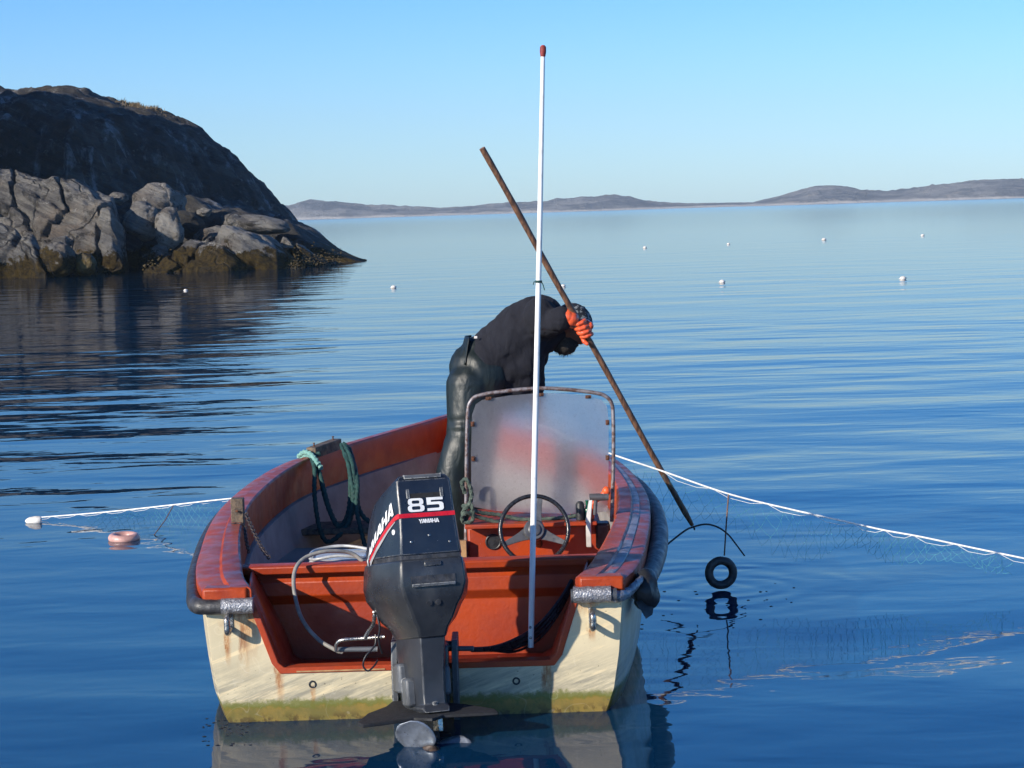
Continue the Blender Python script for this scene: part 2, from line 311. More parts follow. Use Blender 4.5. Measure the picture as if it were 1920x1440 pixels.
RING = onz(1352, 1103)
def mat_water():
    t = NT('sea_water'); x, y, z = t.xyz()
    def rip(scale, amp, sx, sy, rot, det=2, rough=.5, dist=0.0, loc=(0, 0, 0)):
        return t.math('MULTIPLY', t.math('SUBTRACT', t.noise(scale, det, rough, v=t.mapv((sx, sy, 1), (0, 0, R(rot)), loc), dist=dist), .5), amp)
    calm = t.ramp(t.noise(.05, 3, .5, v=t.mapv((.6, 1, 1))), .35, .65, .6, 1.15)
    h = rip(.42, .098, .5, 1, 8, 2)
    h = t.math('ADD', h, rip(1.15, .025, .5, 1, -6, 2, .5, .4, (3, 7, 0)))
    h = t.math('ADD', h, rip(3.2, .0055, .55, 1, 10, 2, .5, .5))
    h = t.math('ADD', h, rip(8, .0012, .7, 1, -12, 2))
    h = t.math('MULTIPLY', h, t.math('MULTIPLY', calm, t.ramp(y, 12, 70, .8, .42)))
    for (cx, cy, k, a, fall) in ((RING.x, RING.y, 30, .0011, 1.5), (RING.x - .35, RING.y + .3, 24, .0009, 1.8), (-2.45, 14.6, 26, .0008, 1.2)):
        dx = t.math('SUBTRACT', x, cx); dy = t.math('SUBTRACT', y, cy)
        r = t.math('SQRT', t.math('ADD', t.math('MULTIPLY', dx, dx), t.math('MULTIPLY', dy, dy)))
        r = t.math('ADD', r, t.math('MULTIPLY', t.noise(1.5, 2), .35))
        wv = t.math('MULTIPLY', t.math('SINE', t.math('MULTIPLY', r, k)), t.math('MULTIPLY', t.ramp(r, fall, .1), a))
        h = t.math('ADD', h, wv)
    nrm = t.bump(h, 1.0)
    fres = t.n('ShaderNodeFresnel'); fres.inputs['IOR'].default_value = 1.33; t.lk(nrm, fres.inputs['Normal'])
    gl = t.n('ShaderNodeBsdfGlossy'); t.lk(t.math('ADD', t.ramp(y, 60, 250, .02, .06), t.ramp(y, 250, 1200, 0, .06)), gl.inputs['Roughness']); t.lk(nrm, gl.inputs['Normal'])
    df = t.n('ShaderNodeBsdfDiffuse'); df.inputs[0].default_value = (.004, .05, .13, 1)
    tr = t.n('ShaderNodeBsdfTransparent'); tr.inputs[0].default_value = (.28, .5, .62, 1)
    def mx(f, a, b):
        q = t.n('ShaderNodeMixShader'); t.val(q.inputs[0], f); t.lk(a, q.inputs[1]); t.lk(b, q.inputs[2]); return q.outputs[0]
    a = mx(.45, df.outputs[0], tr.outputs[0])
    t.lk(mx(fres.outputs[0], a, gl.outputs[0]), t.out.inputs['Surface']); return t.m
M['water'] = mat_water()
M['seabed'] = simple('seabed', (0.012, 0.035, 0.06), (0.008, 0.02, 0.035), .9, 0, .5, bdist=0)

# ------------------------------------------------------------------ mesh helpers
class MB:
    def __init__(s): s.v = []; s.f = []
    def add(s, vs, fs):
        o = len(s.v); s.v += [Vector(q) for q in vs]; s.f += [tuple(i + o for i in f) for f in fs]; return s
    def box(s, lo, hi, mat=None):
        x0, y0, z0 = lo; x1, y1, z1 = hi
        vs = [Vector(p) for p in ((x0, y0, z0), (x1, y0, z0), (x1, y1, z0), (x0, y1, z0), (x0, y0, z1), (x1, y0, z1), (x1, y1, z1), (x0, y1, z1))]
        if mat: vs = [mat @ q for q in vs]
        return s.add(vs, [(3, 2, 1, 0), (4, 5, 6, 7), (0, 1, 5, 4), (1, 2, 6, 5), (2, 3, 7, 6), (3, 0, 4, 7)])
    def loft(s, secs, close=True, cap=True):
        n = len(secs[0]); fs = []; vs = [q for c in secs for q in c]
        for i in range(len(secs) - 1):
            for j in range(n if close else n - 1):
                a = i * n + j; b = i * n + (j + 1) % n; fs.append((a, b, b + n, a + n))
        if cap and close: fs.append(tuple(range(n))[::-1]); fs.append(tuple((len(secs) - 1) * n + j for j in range(n)))
        return s.add(vs, fs)
    def tube(s, pts, r, n=10, strand=0, twist=0, closed=False, cap=True):
        pts = [Vector(p) for p in pts]; secs = []; N = len(pts)
        rs = r if isinstance(r, (list, tuple)) else [r] * N
        up = None; dist = 0
        for i, p in enumerate(pts):
            if closed: t_ = (pts[(i + 1) % N] - pts[i - 1]).normalized()
            else: t_ = (pts[min(i + 1, N - 1)] - pts[max(i - 1, 0)]).normalized()
            if up is None: up = t_.orthogonal().normalized()
            else: up = (up - t_ * up.dot(t_)).normalized()
            bi = t_.cross(up)
            if i: dist += (pts[i] - pts[i - 1]).length
            sec = []
            for k in range(n):
                a = 2 * math.pi * k / n
                rr = rs[i] * (1 + (0.2 * math.cos(strand * a - dist * twist) if strand else 0))
                sec.append(p + (up * math.cos(a) + bi * math.sin(a)) * rr)
            secs.append(sec)
        if closed: secs.append(secs[0])
        return s.loft(secs, True, cap and not closed)
    def ball(s, c, r, n=14, m_=9, sc_=(1, 1, 1), mat=None):
        secs = []
        c = Vector(c)
        for i in range(m_ + 1):
            th = math.pi * min(max(i / m_, .02), .98)
            secs.append([c + Vector((r * sc_[0] * math.sin(th) * math.cos(2 * math.pi * k / n), r * sc_[1] * math.sin(th) * math.sin(2 * math.pi * k / n), -r * sc_[2] * math.cos(th))) for k in range(n)])
        if mat: secs = [[c + mat @ (q - c) for q in sec] for sec in secs]
        return s.loft(secs)
    def lathe(s, c, axis, prof, n=20):       # prof: (distance along axis, radius)
        axis = Vector(axis).normalized(); u = axis.orthogonal().normalized(); v = axis.cross(u); c = Vector(c)
        return s.loft([[c + axis * a + (u * math.cos(2 * math.pi * k / n) + v * math.sin(2 * math.pi * k / n)) * r for k in range(n)] for a, r in prof])
    def torus(s, c, axis, R_, r, n=28, m_=10, sq=1.0):
        axis = Vector(axis).normalized(); u = axis.orthogonal().normalized(); v = axis.cross(u); c = Vector(c)
        return s.tube([c + (u * math.cos(2 * math.pi * k / n) + v * math.sin(2 * math.pi * k / n)) * R_ for k in range(n)], r, m_, closed=True)
    def xf(s, mat): s.v = [mat @ q for q in s.v]; return s

def smooth_pts(pts, k=8, closed=False):
    P_ = [Vector(p) for p in pts]; out = []; N = len(P_)
    for i in range(N if closed else N - 1):
        if closed: a, b, c, d = P_[i - 1], P_[i], P_[(i + 1) % N], P_[(i + 2) % N]
        else: a = P_[max(i - 1, 0)]; b = P_[i]; c = P_[i + 1]; d = P_[min(i + 2, N - 1)]
        for j in range(k):
            t = j / k
            out.append(.5 * ((2 * b) + (c - a) * t + (2 * a - 5 * b + 4 * c - d) * t * t + (3 * b - a - 3 * c + d) * t ** 3))
    if not closed: out.append(P_[-1])
    return out

def link(name, mb, mat, parent=None, ang=38, bevel=0, smooth=True, label=None, sub=0):
    me = bpy.data.meshes.new(name)
    off = Vector(parent_origin(parent)) if parent else Vector((0, 0, 0))
    me.from_pydata([tuple(q - off) for q in mb.v], [], mb.f); me.validate()
    bm = bmesh.new(); bm.from_mesh(me); bmesh.ops.remove_doubles(bm, verts=bm.verts, dist=1e-5); bmesh.ops.recalc_face_normals(bm, faces=bm.faces); bm.to_mesh(me); bm.free()
    o = bpy.data.objects.new(name, me); COL.objects.link(o)
    if mat: me.materials.append(mat)
    if smooth:
        me.polygons.foreach_set('use_smooth', [True] * len(me.polygons)); me.set_sharp_from_angle(angle=R(ang))
    if bevel:
        b = o.modifiers.new('bevel', 'BEVEL'); b.width = bevel; b.segments = 2; b.limit_method = 'ANGLE'; b.angle_limit = R(35)
    if sub:
        q = o.modifiers.new('sub', 'SUBSURF'); q.levels = sub; q.render_levels = sub
    if parent: o.parent = parent
    if label: o['label'] = label
    return o
ORIG = {}
def parent_origin(p):
    while p.parent: p = p.parent
    return ORIG.get(p.name, Vector((0, 0, 0)))
def tag(o, label, cat, group=None):
    o['label'] = label; o['category'] = cat
    if group: o['group'] = group
    return o
def thing(name, label, cat, loc, group=None):
    o = bpy.data.objects.new(name, None); COL.objects.link(o); o.location = loc; ORIG[o.name] = Vector(loc); o.empty_display_size = .2
    return tag(o, label, cat, group)
def single(name, mb, mat, label, cat, loc, group=None, **kw):   # one-mesh thing with its origin at its base
    loc = Vector(loc); mb.v = [q - loc for q in mb.v]
    o = link(name, mb, mat, **kw); o.location = loc; return tag(o, label, cat, group)
def structure(name, mb, mat, **kw):
    o = link(name, mb, mat, **kw); o['kind'] = 'structure'; return o
def displace(mb, fn): mb.v = [q + fn(q) for q in mb.v]; return mb

def remesh(name, mb, voxel, mat, parent=None, smooth_it=6, disp=None, label=None):
    me = bpy.data.meshes.new('tmp'); me.from_pydata([tuple(q) for q in mb.v], [], mb.f)
    bm = bmesh.new(); bm.from_mesh(me); bmesh.ops.recalc_face_normals(bm, faces=bm.faces); bm.to_mesh(me); bm.free()
    o = bpy.data.objects.new('tmp', me); COL.objects.link(o)
    r = o.modifiers.new('r', 'REMESH'); r.mode = 'VOXEL'; r.voxel_size = voxel
    if smooth_it:
        s_ = o.modifiers.new('s', 'SMOOTH'); s_.factor = .5; s_.iterations = smooth_it
    dg = bpy.context.evaluated_depsgraph_get(); dg.update()
    ne = bpy.data.meshes.new_from_object(o.evaluated_get(dg)); bpy.data.objects.remove(o)
    out = MB(); vs = [v.co.copy() for v in ne.vertices]
    if disp: vs = [v + n_.normal * disp(v) for v, n_ in zip(vs, ne.vertices)]
    out.v = vs; out.f = [tuple(p.vertices) for p in ne.polygons]
    return link(name, out, mat, parent, ang=80, label=label)

def fbm(p, s, o=4, seed=0): return noise.fractal(Vector((p[0] * s + seed, p[1] * s, p[2] * s)), 1.0, 2.0, o)

# ================================================================== SETTING
# water: one sheet to far beyond the shore
mb = MB()
xs = [-4000, -400, 400, 4000]; ys = [-60, 300, 6000]
mb.add([(x, y, 0) for y in ys for x in xs], [(j * 4 + i, j * 4 + i + 1, j * 4 + i + 5, j * 4 + i + 4) for j in range(2) for i in range(3)])
structure('water', mb, M['water'], smooth=False)
mb = MB(); mb.add([(-4000, -60, -6), (4000, -60, -6), (4000, 6000, -6), (-4000, 6000, -6)], [(0, 1, 2, 3)])
structure('seabed', mb, M['seabed'], smooth=False)

def interp(pts, x):
    if x <= pts[0][0]: return pts[0][1]
    for (a, b), (c, d) in zip(pts, pts[1:]):
        if x <= c: return b + (d - b) * (x - a) / (c - a)
    return pts[-1][1]
def sinterp(pts, x):
    i = 0
    if x <= pts[0][0]: return pts[0][1]
    if x >= pts[-1][0]: return pts[-1][1]
    while x > pts[i + 1][0]: i += 1
    g = lambda k: pts[max(0, min(len(pts) - 1, k))]
    a, b, c, d = g(i - 1), g(i), g(i + 1), g(i + 2)
    t = (x - b[0]) / (c[0] - b[0])
    m1 = (c[1] - a[1]) / max(1e-6, c[0] - a[0]) * (c[0] - b[0]); m2 = (d[1] - b[1]) / max(1e-6, d[0] - b[0]) * (c[0] - b[0])
    return (2 * t ** 3 - 3 * t * t + 1) * b[1] + (t ** 3 - 2 * t * t + t) * m1 + (-2 * t ** 3 + 3 * t * t) * c[1] + (t ** 3 - t * t) * m2

# far hills: heightfield strips; skyline heights measured against the shore
SKY1 = [(540, 385), (565, 377), (620, 377), (680, 384), (740, 385), (800, 388), (860, 388), (910, 383), (960, 380), (1000, 378), (1060, 374), (1110, 372), (1150, 368), (1190, 372), (1230, 378), (1290, 381), (1340, 380), (1400, 379)]
SKY2 = [(1375, 384), (1405, 380), (1440, 373), (1480, 363), (1520, 351), (1555, 348), (1590, 351), (1630, 358), (1680, 357), (1740, 348), (1800, 339), (1850, 334), (1900, 333), (1960, 334), (2050, 340), (2200, 350)]
def hillmesh(skyl, Y, depth, x0, x1, seed, name, skip=0):
    nx, ny = 420, 26; mb = MB(); vs = []
    for j in range(ny):
        v = j / (ny - 1)
        for i in range(nx):
            px = x0 + (x1 - x0) * i / (nx - 1)
            top = at(px, sinterp(skyl, px), Y + depth * .6)
            y = Y + depth * v; x = top.x * (y / (Y + depth * .6))
            hgt = top.z
            prof = math.sin(min(1, v / .6) * math.pi / 2) ** .55 if v < .6 else math.cos((v - .6) / .4 * math.pi / 2)
            n1 = noise.fractal(Vector((x * .006 + seed, y * .006, 0)), 1, 2, 6)
            n2 = noise.ridged_multi_fractal(Vector((x * .02 + seed, y * .015, 3)), 1, 2, 5, 1, 2) - 1.6
            z = hgt * prof * (1 + .08 * n1 * (1 - abs(v - .6) * .2)) + (n2 * 3.4 + n1 * 1.5) * min(1, v * 6) * min(1, hgt / 12)
            endf = min(1, (px - x0) / 30, (x1 - px) / 30) if not skip else min(1, (px - x0) / 40)
            z = z * max(0, endf) ** .6 - (1.5 if v == 0 or v == 1 else 0) - (1 if endf <= 0 else 0)
            vs.append((x, y, z))
    fs = [(j * nx + i, j * nx + i + 1, (j + 1) * nx + i + 1, (j + 1) * nx + i) for j in range(ny - 1) for i in range(nx - 1)]
    mb.add(vs, fs); o = structure(name, mb, M['hills'], ang=180); return o
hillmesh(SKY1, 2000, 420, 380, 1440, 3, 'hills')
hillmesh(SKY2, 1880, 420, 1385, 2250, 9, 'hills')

# headland (left)
SKYL = [(-250, 110), (-120, 135), (0, 160), (40, 166), (75, 172), (120, 165), (170, 170), (220, 185), (250, 196), (290, 207), (330, 222), (370, 245), (400, 262), (440, 290), (480, 318), (510, 340), (522, 362), (560, 385), (580, 410), (598, 436), (640, 468), (690, 491), (720, 500)]
def yr(px): return 128 - 26 * max(0, min(1, (px - 250) / 440)) ** 1.0
HR = []
for px in range(-250, 721, 10):
    q = at(px, sinterp(SKYL, px), yr(px)); HR.append((q.x, q.z))
YR = [(at(px, 300, yr(px)).x, yr(px)) for px in range(-250, 721, 10)]
def head_h(x, y):
    H_ = interp(HR, x); k_ = max(0, min(1, (-x - 31) / 9)); H_ += (15 + 2.5 * noise.noise(Vector((x * .25, y * .25, 8))) - 14.5 * max(0, min(1, (y - 97) / 14))) * k_ * k_ * (3 - 2 * k_); yrid = interp(YR, x)  # unseen rise at far left, added to throw shade on the cliff
    base_y = 103.5 - max(0, min(1, (x + 22) / 15)) * 5.6 - 19.5 * max(0, min(1, (-x - 32) / 5))
    # cliff face running obliquely so that it looks away from the low sun
    u = (x + 20.0) * .90 - (y - 103.0) * .42
    w_ = noise.fractal(Vector((x * .16, y * .16, 2)), 1, 2, 3)
    cl = min(3.0 - 2.0 * (u + .9 * w_), 4.2 + (y - 101) * .62 + 1.2 * w_ + 30 * k_)
    rib = noise.fractal(Vector(((x * .6 + y * .8) * .55, (y * .6 - x * .8) * .06, 4)), 1, 2, 3)
    z = H_ if y >= yrid else H_ - max(0, (yrid - y)) * .012 * max(0, H_) ** .8
    k = min(1.1, max(.1, H_ * .3)); z_s = y
    z2 = max(cl, -2) + rib * 1.1 + .5 * noise.fractal(Vector(((x * .6 + y * .8) * 1.6, z_s * .1, 6)), 1, 2, 3)
    lowcap = 1.5 + 1.6 * max(0, min(1, (-(x) - 7) / 8))
    z2 = max(z2, lowcap * max(0, min(1, (y - base_y) / 2.2)) )
    a = math.exp(-z / k) + math.exp(-z2 / k); zz = -k * math.log(a)
    zz += w_ * .35 * min(1, max(0, zz) / 3) + .42 * noise.fractal(Vector((x * .7 + y * .2, y * .5, 1)), 1, 2, 5) * min(1, max(0, (interp(HR, x))) / 3)
    if y > yrid: zz -= (y - yrid) ** 1.5 * .05 * (1 - k_)
    sh = max(-1, min(1, (y - base_y) / 1.6))
    zz = zz * max(0, sh) ** .6 - (1 - max(0, sh)) * 1.2
    return min(zz, H_ + .25)
nx, ny = 430, 200; vs = []
for j in range(ny):
    y = 76 + 74 * (j / (ny - 1)) ** 1.15
    for i in range(nx):
        x = -80 + 75.5 * (i / (nx - 1)) ** .6
        vs.append((x, y, head_h(x, y)))
mb = MB(); mb.add(vs, [(j * nx + i, j * nx + i + 1, (j + 1) * nx + i + 1, (j + 1) * nx + i) for j in range(ny - 1) for i in range(nx - 1)])
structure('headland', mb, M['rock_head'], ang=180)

# rock outcrops in front of the headland
def outcrop(top, base, y0, depth, mat, name, seed, steep=.5, rough=.35, x_lo=None, x_hi=None, nx=240, ny=50, lab=None, ckd=.9):
    mb = MB(); vs = []
    a, b = top[0][0], top[-1][0]
    for j in range(ny):
        v = j / (ny - 1)
        for i in range(nx):
            px = a + (b - a) * i / (nx - 1)
            bx = onz(px, interp(base, px)); yb = bx.y; 
            yt = yb + depth
            tp = at(px, sinterp(top, px), yt)
            prof = min(1, v / .7); pr = math.sin(prof * math.pi / 2) ** steep
            y = yb + depth * v / .7; x = bx.x + (tp.x - bx.x) * v / .7
            z = tp.z * pr if v <= .7 else tp.z * (1 - ((v - .7) / .3) ** 2 * 1.1)
            w_ = noise.fractal(Vector((x * .45 + seed, y * .45, z * .4)), 1, 2, 5)
            st = noise.fractal(Vector((x * .3 + seed, y * .25, z * 1.8 + x * .8)), 1, 2, 4)
            cc = noise.voronoi(Vector((x * .42 + seed + .3 * w_, y * .1, z * .16)))[0]; w_ -= 1.1 * max(0, .10 - (cc[1] - cc[0])) / .10 * ckd
            z += (w_ * rough + st * rough * .6) * min(1, v * 5)
            y -= (w_ * rough * 1.3 + st * rough) * (1 - v) 
            e = min(1, (px - a) / 18 if x_lo else 1, (b - px) / 25 if x_hi else 1)
            z = z * max(0, e) ** .5 - (.5 if v == 0 else 0) - (.4 if e <= 0 else 0)
            vs.append((x, y, z))
    mb.add(vs, [(j * nx + i, j * nx + i + 1, (j + 1) * nx + i + 1, (j + 1) * nx + i) for j in range(ny - 1) for i in range(nx - 1)])
    return mb
mb = outcrop([(-260, 300), (-100, 315), (0, 326), (60, 333), (110, 343), (160, 354), (205, 366), (222, 385), (238, 420)], [(-260, 522), (0, 518), (240, 513)], 92, 4.5, None, '', 5, .38, .38, None, True, 260, 70)
single('rock_outcrop', mb, M['rock'], 'long banded grey brown rock ledge with dark cracks at the left edge', 'rock', onz(60, 515), ang=180)
mb = outcrop([(-260, 400), (-60, 412), (0, 425), (40, 440), (70, 452), (90, 480)], [(-260, 528), (0, 523), (95, 521)], 90, 1.6, None, '', 15, .4, .3, None, True, 120, 40)
single('rock_outcrop', mb, M['rock'], 'low weed stained rock at the waterline in the left corner', 'rock', onz(40, 521), ang=180)
mb = outcrop([(268, 500), (300, 488), (340, 468), (370, 455), (400, 440), (430, 428), (470, 432), (520, 446), (560, 462), (610, 484), (660, 492), (690, 494)], [(268, 513), (330, 511), (420, 509), (520, 505), (600, 499), (692, 492)], 92, 3.4, None, '', 25, .75, .33, True, True, 240, 60)
single('rock_shelf', mb, M['rock_pale'], 'sloping weed covered rock shelf running down to the headland tip', 'rock', onz(460, 508), ang=180)

def boulder(px, py, wpx, hpx, Y, seed, lab, mat='rock_boulder', rot=0, dep=1.0, amp=.24):
    c = at(px, py, Y); s_ = Y / F_PX
    bm = bmesh.new(); bmesh.ops.create_icosphere(bm, subdivisions=5, radius=1)
    vs = []
    for v in bm.verts:
        p = v.co
        n1 = noise.fractal(p * .9 + Vector((seed, 0, 0)), 1, 2, 2)
        n2 = noise.fractal(p * 3 + Vector((seed, 5, 0)), 1, 2, 4)
        cell = noise.voronoi(p * 1.3 + Vector((seed, 9, 0)))[0]
        q = p * (1 + amp * n1 + .06 * n2 + .18 * (cell[1] - cell[0]))
        vs.append(q)
    mt = Matrix.Translation(c) @ Matrix.Rotation(R(rot), 4, 'Y') @ Matrix.Diagonal((wpx * s_ / 2, wpx * s_ / 2 * dep, hpx * s_ / 2, 1))
    mb = MB(); mb.add([mt @ q for q in vs], [tuple(v.index for v in f.verts) for f in bm.faces]); bm.free()
    lo = min(q.z for q in mb.v)
    single('boulder', mb, M[mat], lab, 'boulder', (c.x, c.y, lo), 'boulders below the headland', ang=180)
boulder(300, 384, 96, 84, 100.0, 1, 'large whitish rounded boulder highest under the dark cliff', rot=18)
boulder(264, 414, 66, 68, 95.5, 2, 'pale block shaped boulder left of the upright light boulder')
boulder(317, 428, 50, 78, 94.6, 3, 'upright light grey boulder with a split face among the boulders', rot=-4)
boulder(210, 440, 44, 86, 92.6, 4, 'tall banded brown boulder leaning beside the long ledge', 'rock', rot=-14)
boulder(104, 490, 72, 66, 88.8, 5, 'broad grey boulder sitting at the waterline below the long ledge', 'rock')
boulder(352, 420, 56, 46, 98.2, 6, 'dark rounded boulder in shade right of the upright boulder', 'rock_head')  # darkened rock, painting in the shade on this boulder
boulder(408, 446, 84, 44, 97.4, 7, 'flat angular grey boulder lying on the weedy shelf', 'rock', rot=6)
boulder(482, 420, 110, 34, 98.6, 8, 'long brownish slab at the top of the weedy shelf', 'rock_pale', rot=8)
boulder(160, 496, 40, 42, 89.2, 9, 'small weed draped boulder beside the broad waterline boulder', 'weed')
boulder(118, 454, 36, 22, 90.4, 10, 'small reddish stone wedged above the broad waterline boulder', 'rock_pale')
boulder(292, 484, 54, 40, 94.4, 11, 'sloping pale rock with brown weed at its foot', 'rock_pale', rot=-25)
boulder(222, 372, 34, 22, 97.6, 12, 'small white stone on the end of the long ledge')
boulder(440, 414, 38, 24, 98.0, 13, 'bright tan knob of rock topping the shelf left of the slab', 'rock_pale', rot=20)
boulder(382, 398, 26, 16, 99.0, 14, 'small tan stone against the dark cliff foot', 'rock_pale')

# dry grass on the skyline, seaweed along the shore (uncountable)
def blades(n, fn, mat, name, lab, cat, h, wd, seed):
    rnd = random.Random(seed); mb = MB()
    for _ in range(n):
        p = fn(rnd); hh = h * rnd.uniform(.5, 1.2); a = rnd.uniform(0, 6.28); l = rnd.uniform(-.5, .5) * hh
        d = Vector((math.cos(a), math.sin(a), 0)) * wd
        mb.add([p - d, p + d, p + Vector((l, l * .4, hh))], [(0, 1, 2)])
    o = link(name, mb, mat, smooth=False); tag(o, lab, cat); o['kind'] = 'stuff'; return o
def gp(r):
    px = r.gauss(262, 17); y = yr(px) - r.uniform(.0, 2.5); x = at(px, 200, y).x
    return Vector((x, y, head_h(x, y) - .1))
blades(1500, gp, M['dry_grass'], 'dry_grass', 'tuft of dry yellow grass on the headland skyline', 'grass', .30, .04, 3)
def wp(r):
    px = r.choice([r.uniform(270, 640), r.uniform(330, 560), r.gauss(95, 22), r.gauss(170, 12), r.uniform(-60, 30)]); py = interp([(-60, 519), (100, 517), (330, 509), (560, 502), (650, 494)], px)
    q = onz(px, py + .6); q.y += abs(r.gauss(0, .25)) - .5; k = abs(r.gauss(0, .35)); q.z = -.05 + k * .9; q.y += k * 1.2
    return q
blades(9000, wp, M['weed'], 'seaweed', 'olive brown seaweed hanging along the tide line', 'seaweed', .05, .05, 5)

# ================================================================== FLOATS ON THE WATER
def float_ball(px, py, r, lab, sc_=(1.15, 1, .8)):
    r *= .78; sc_ = (sc_[0], 1, .7 + .2 * (px % 5) / 5)
    p = onz(px, py + 2); mb = MB(); mb.ball((p.x, p.y, r * .35), r, 16, 10, sc_)
    mb.lathe((p.x, p.y, r * .35), (1, .2, .1), [(-r * 1.25 * sc_[0], r * .12), (-r * .9 * sc_[0], r * .3), (r * .9 * sc_[0], r * .3), (r * 1.25 * sc_[0], r * .12)], 10)
    return single('float', mb, M['float_white'], lab, 'float', (p.x, p.y, 0), 'small white net floats on the water')
float_ball(348, 543, .055, 'tiny white float on the dark reflection of the rocks', (1.3, 1, .8))
float_ball(738, 538, .085, 'white float on open water right of the headland tip')
float_ball(1354, 528, .085, 'white float in the nearer row, middle of the open water')
float_ball(1693, 522, .095, 'largest far white float, nearer row, far right')
float_ball(1209, 463, .10, 'small white float, leftmost of the farthest row')
float_ball(1366, 456, .09, 'faint white float, second from left in the farthest row')
float_ball(1545, 448, .13, 'white float, third from left in the farthest row')
float_ball(1730, 440, .11, 'white float at the right end of the farthest row')
float_ball(1056, 535, .07, 'white float showing just right of the wooden pole above the man')

# ================================================================== MOTORBOAT
Y0 = 9.03
BO = Vector((-.437, Y0, 0))
boat = thing('motorboat', 'open red and cream fibreglass motorboat with outboard and scratched windscreen', 'motorboat', BO)
WP = [(0, .875), (.2, .93), (.5, .98), (.85, 1.015), (1.38, 1.058), (1.9, 1.072), (2.46, 1.04), (2.96, .975), (3.3, .89), (3.6, .765), (3.9, .63), (4.47, .335), (4.85, .13), (5.05, .0)]
GW = [(0, .2), (.5, .2), (1, .175), (2, .145), (3, .13), (4.6, .12), (5.05, .09)]
def hg(t): return .56 + .05 * t
def wd(t): return sinterp(WP, t)
def B(u, t, z): return Vector((-.437 + .014 * t + u, Y0 + t, z))
# outer hull: levels (z as function of h, end t, width factor)
LV = [(lambda h: h - .015, 5.06, 1.0), (lambda h: h - .10, 5.03, .985), (lambda h: h * .62, 4.94, .975), (lambda h: h * .42, 4.84, .962), (lambda h: .1, 4.72, .94), (lambda h: 0., 4.62, .905), (lambda h: -.09, 4.5, .8), (lambda h: -.16, 4.35, .45), (lambda h: -.2, 4.2, .0)]
def hull_pt(k, s, side, inset=0):
    f, te, kw = LV[k]; t = s * te; ts = s * 5.06
    return B(side * max(0, (wd(ts) * kw - inset) if kw else 0), t, f(hg(t)))
NS = 60
mb = MB()
for side in (-1, 1):
    vs = [hull_pt(k, s_ / NS, side) for s_ in range(NS + 1) for k in range(len(LV))]
    n = len(LV); mb.add(vs, [(s_ * n + k, s_ * n + k + 1, (s_ + 1) * n + k + 1, (s_ + 1) * n + k) for s_ in range(NS) for k in range(n - 1)])
hull = link('hull', mb, M['transom'], boat, ang=60)
so_ = hull.modifiers.new('solid', 'SOLIDIFY'); so_.thickness = .006; so_.offset = -1
# transom plate with the notch for the motor well
outl = [B(-.872, 0, .52), B(-.862, 0, .40), B(-.850, 0, .25), B(-.825, 0, .1), B(-.79, 0, 0), B(-.7, 0, -.09), B(-.39, 0, -.16), B(0, 0, -.2),
        B(.39, 0, -.16), B(.7, 0, -.09), B(.79, 0, 0), B(.825, 0, .1), B(.850, 0, .25), B(.862, 0, .40), B(.872, 0, .52)]
notch = [B(.69, 0, .52), B(.60, 0, .245), B(.57, 0, .215), B(-.56, 0, .215), B(-.59, 0, .245), B(-.685, 0, .52)]
poly = outl + notch; n = len(poly)
def plate(poly, th, dy=0):
    n = len(poly); b = MB(); b.add([p + Vector((0, dy, 0)) for p in poly] + [p + Vector((0, dy + th, 0)) for p in poly],
        [tuple(range(n)), tuple(range(2 * n - 1, n - 1, -1))] + [(i, (i + 1) % n, (i + 1) % n + n, i + n) for i in range(n)]); return b
tr_o = link('transom', plate(poly, .055, -.004), M['transom'], boat, ang=30)
# drain plugs
for px, py in ((586, 1283), (968, 1277)):
    c = at(px, py, Y0 - .004); b = MB(); b.torus(c, (0, 1, 0), .013, .004, 18, 8); b.lathe(c + Vector((0, .004, 0)), (0, -1, 0), [(0, .012), (.002, .012)], 16)
    link('drain_plug', b, M['black_plastic'], boat)
# red edging round the notch
nt_ = [notch[0], notch[1], notch[2], notch[3], notch[4], notch[5]]
b = MB()
secs = []
for i, p in enumerate(nt_):
    ins = Vector((0, 0, 0))
    if i in (0, 1, 2): ins = Vector((.012, 0, -.0)) if i < 2 else Vector((.008, 0, -.014))
    else: ins = Vector((-.012, 0, 0)) if i > 3 else Vector((-.008, 0, -.014))
    inn = Vector((-ins.x * 1.3, 0, .012 if i in (2, 3) else .004))
    secs.append([p + ins + Vector((0, -.010, 0)), p + inn + Vector((0, -.012, 0)), p + inn + Vector((0, .07, 0)), p + ins + Vector((0, .07, 0))])
b.loft(secs); link('notch_trim', b, M['redpaint'], boat, bevel=.004)
# weathered wood/laminate showing along the notch bottom
b = MB(); b.box(B(-.5, -.0135, .2065), B(-.13, -.0095, .2125)); link('chipped_edge', b, M['light_wood'], boat)
# well: side walls, floor, bulkhead
b = MB()
TB = .50
prof = [(-.695, .54), (-.685, .52), (-.60, .27), (-.57, .175), (-.53, .15), (.53, .15), (.575, .175), (.61, .27), (.69, .52), (.70, .54)]
secs = [[B(u * (1 + .12 * tt * (z > .4)), tt, z + (.05 * tt if z > .5 else 0)) for u, z in prof] for tt in (.045, TB)]
b.add(secs[0] + secs[1], [(i, i + 1, i + 11, i + 10) for i in range(9)])
b.v = b.v; w_o = link('well_liner', b, M['redpaint'], boat, ang=40)
q_ = w_o.modifiers.new('s', 'SOLIDIFY'); q_.thickness = .008; q_.offset = 0
bz = .578
b = MB()
bp = [(TB + .02, .13), (TB + .035, .40), (TB + .0, .44), (TB + .0, .50), (TB + .025, .525), (TB + .03, bz - .035), (TB - .03, bz - .035), (TB - .035, bz - .004), (TB - .028, bz), (TB + .07, bz), (TB + .07, .13)]
b.loft([[B(-.85, t_, z) for t_, z in bp], [B(.85, t_, z) for t_, z in bp]])
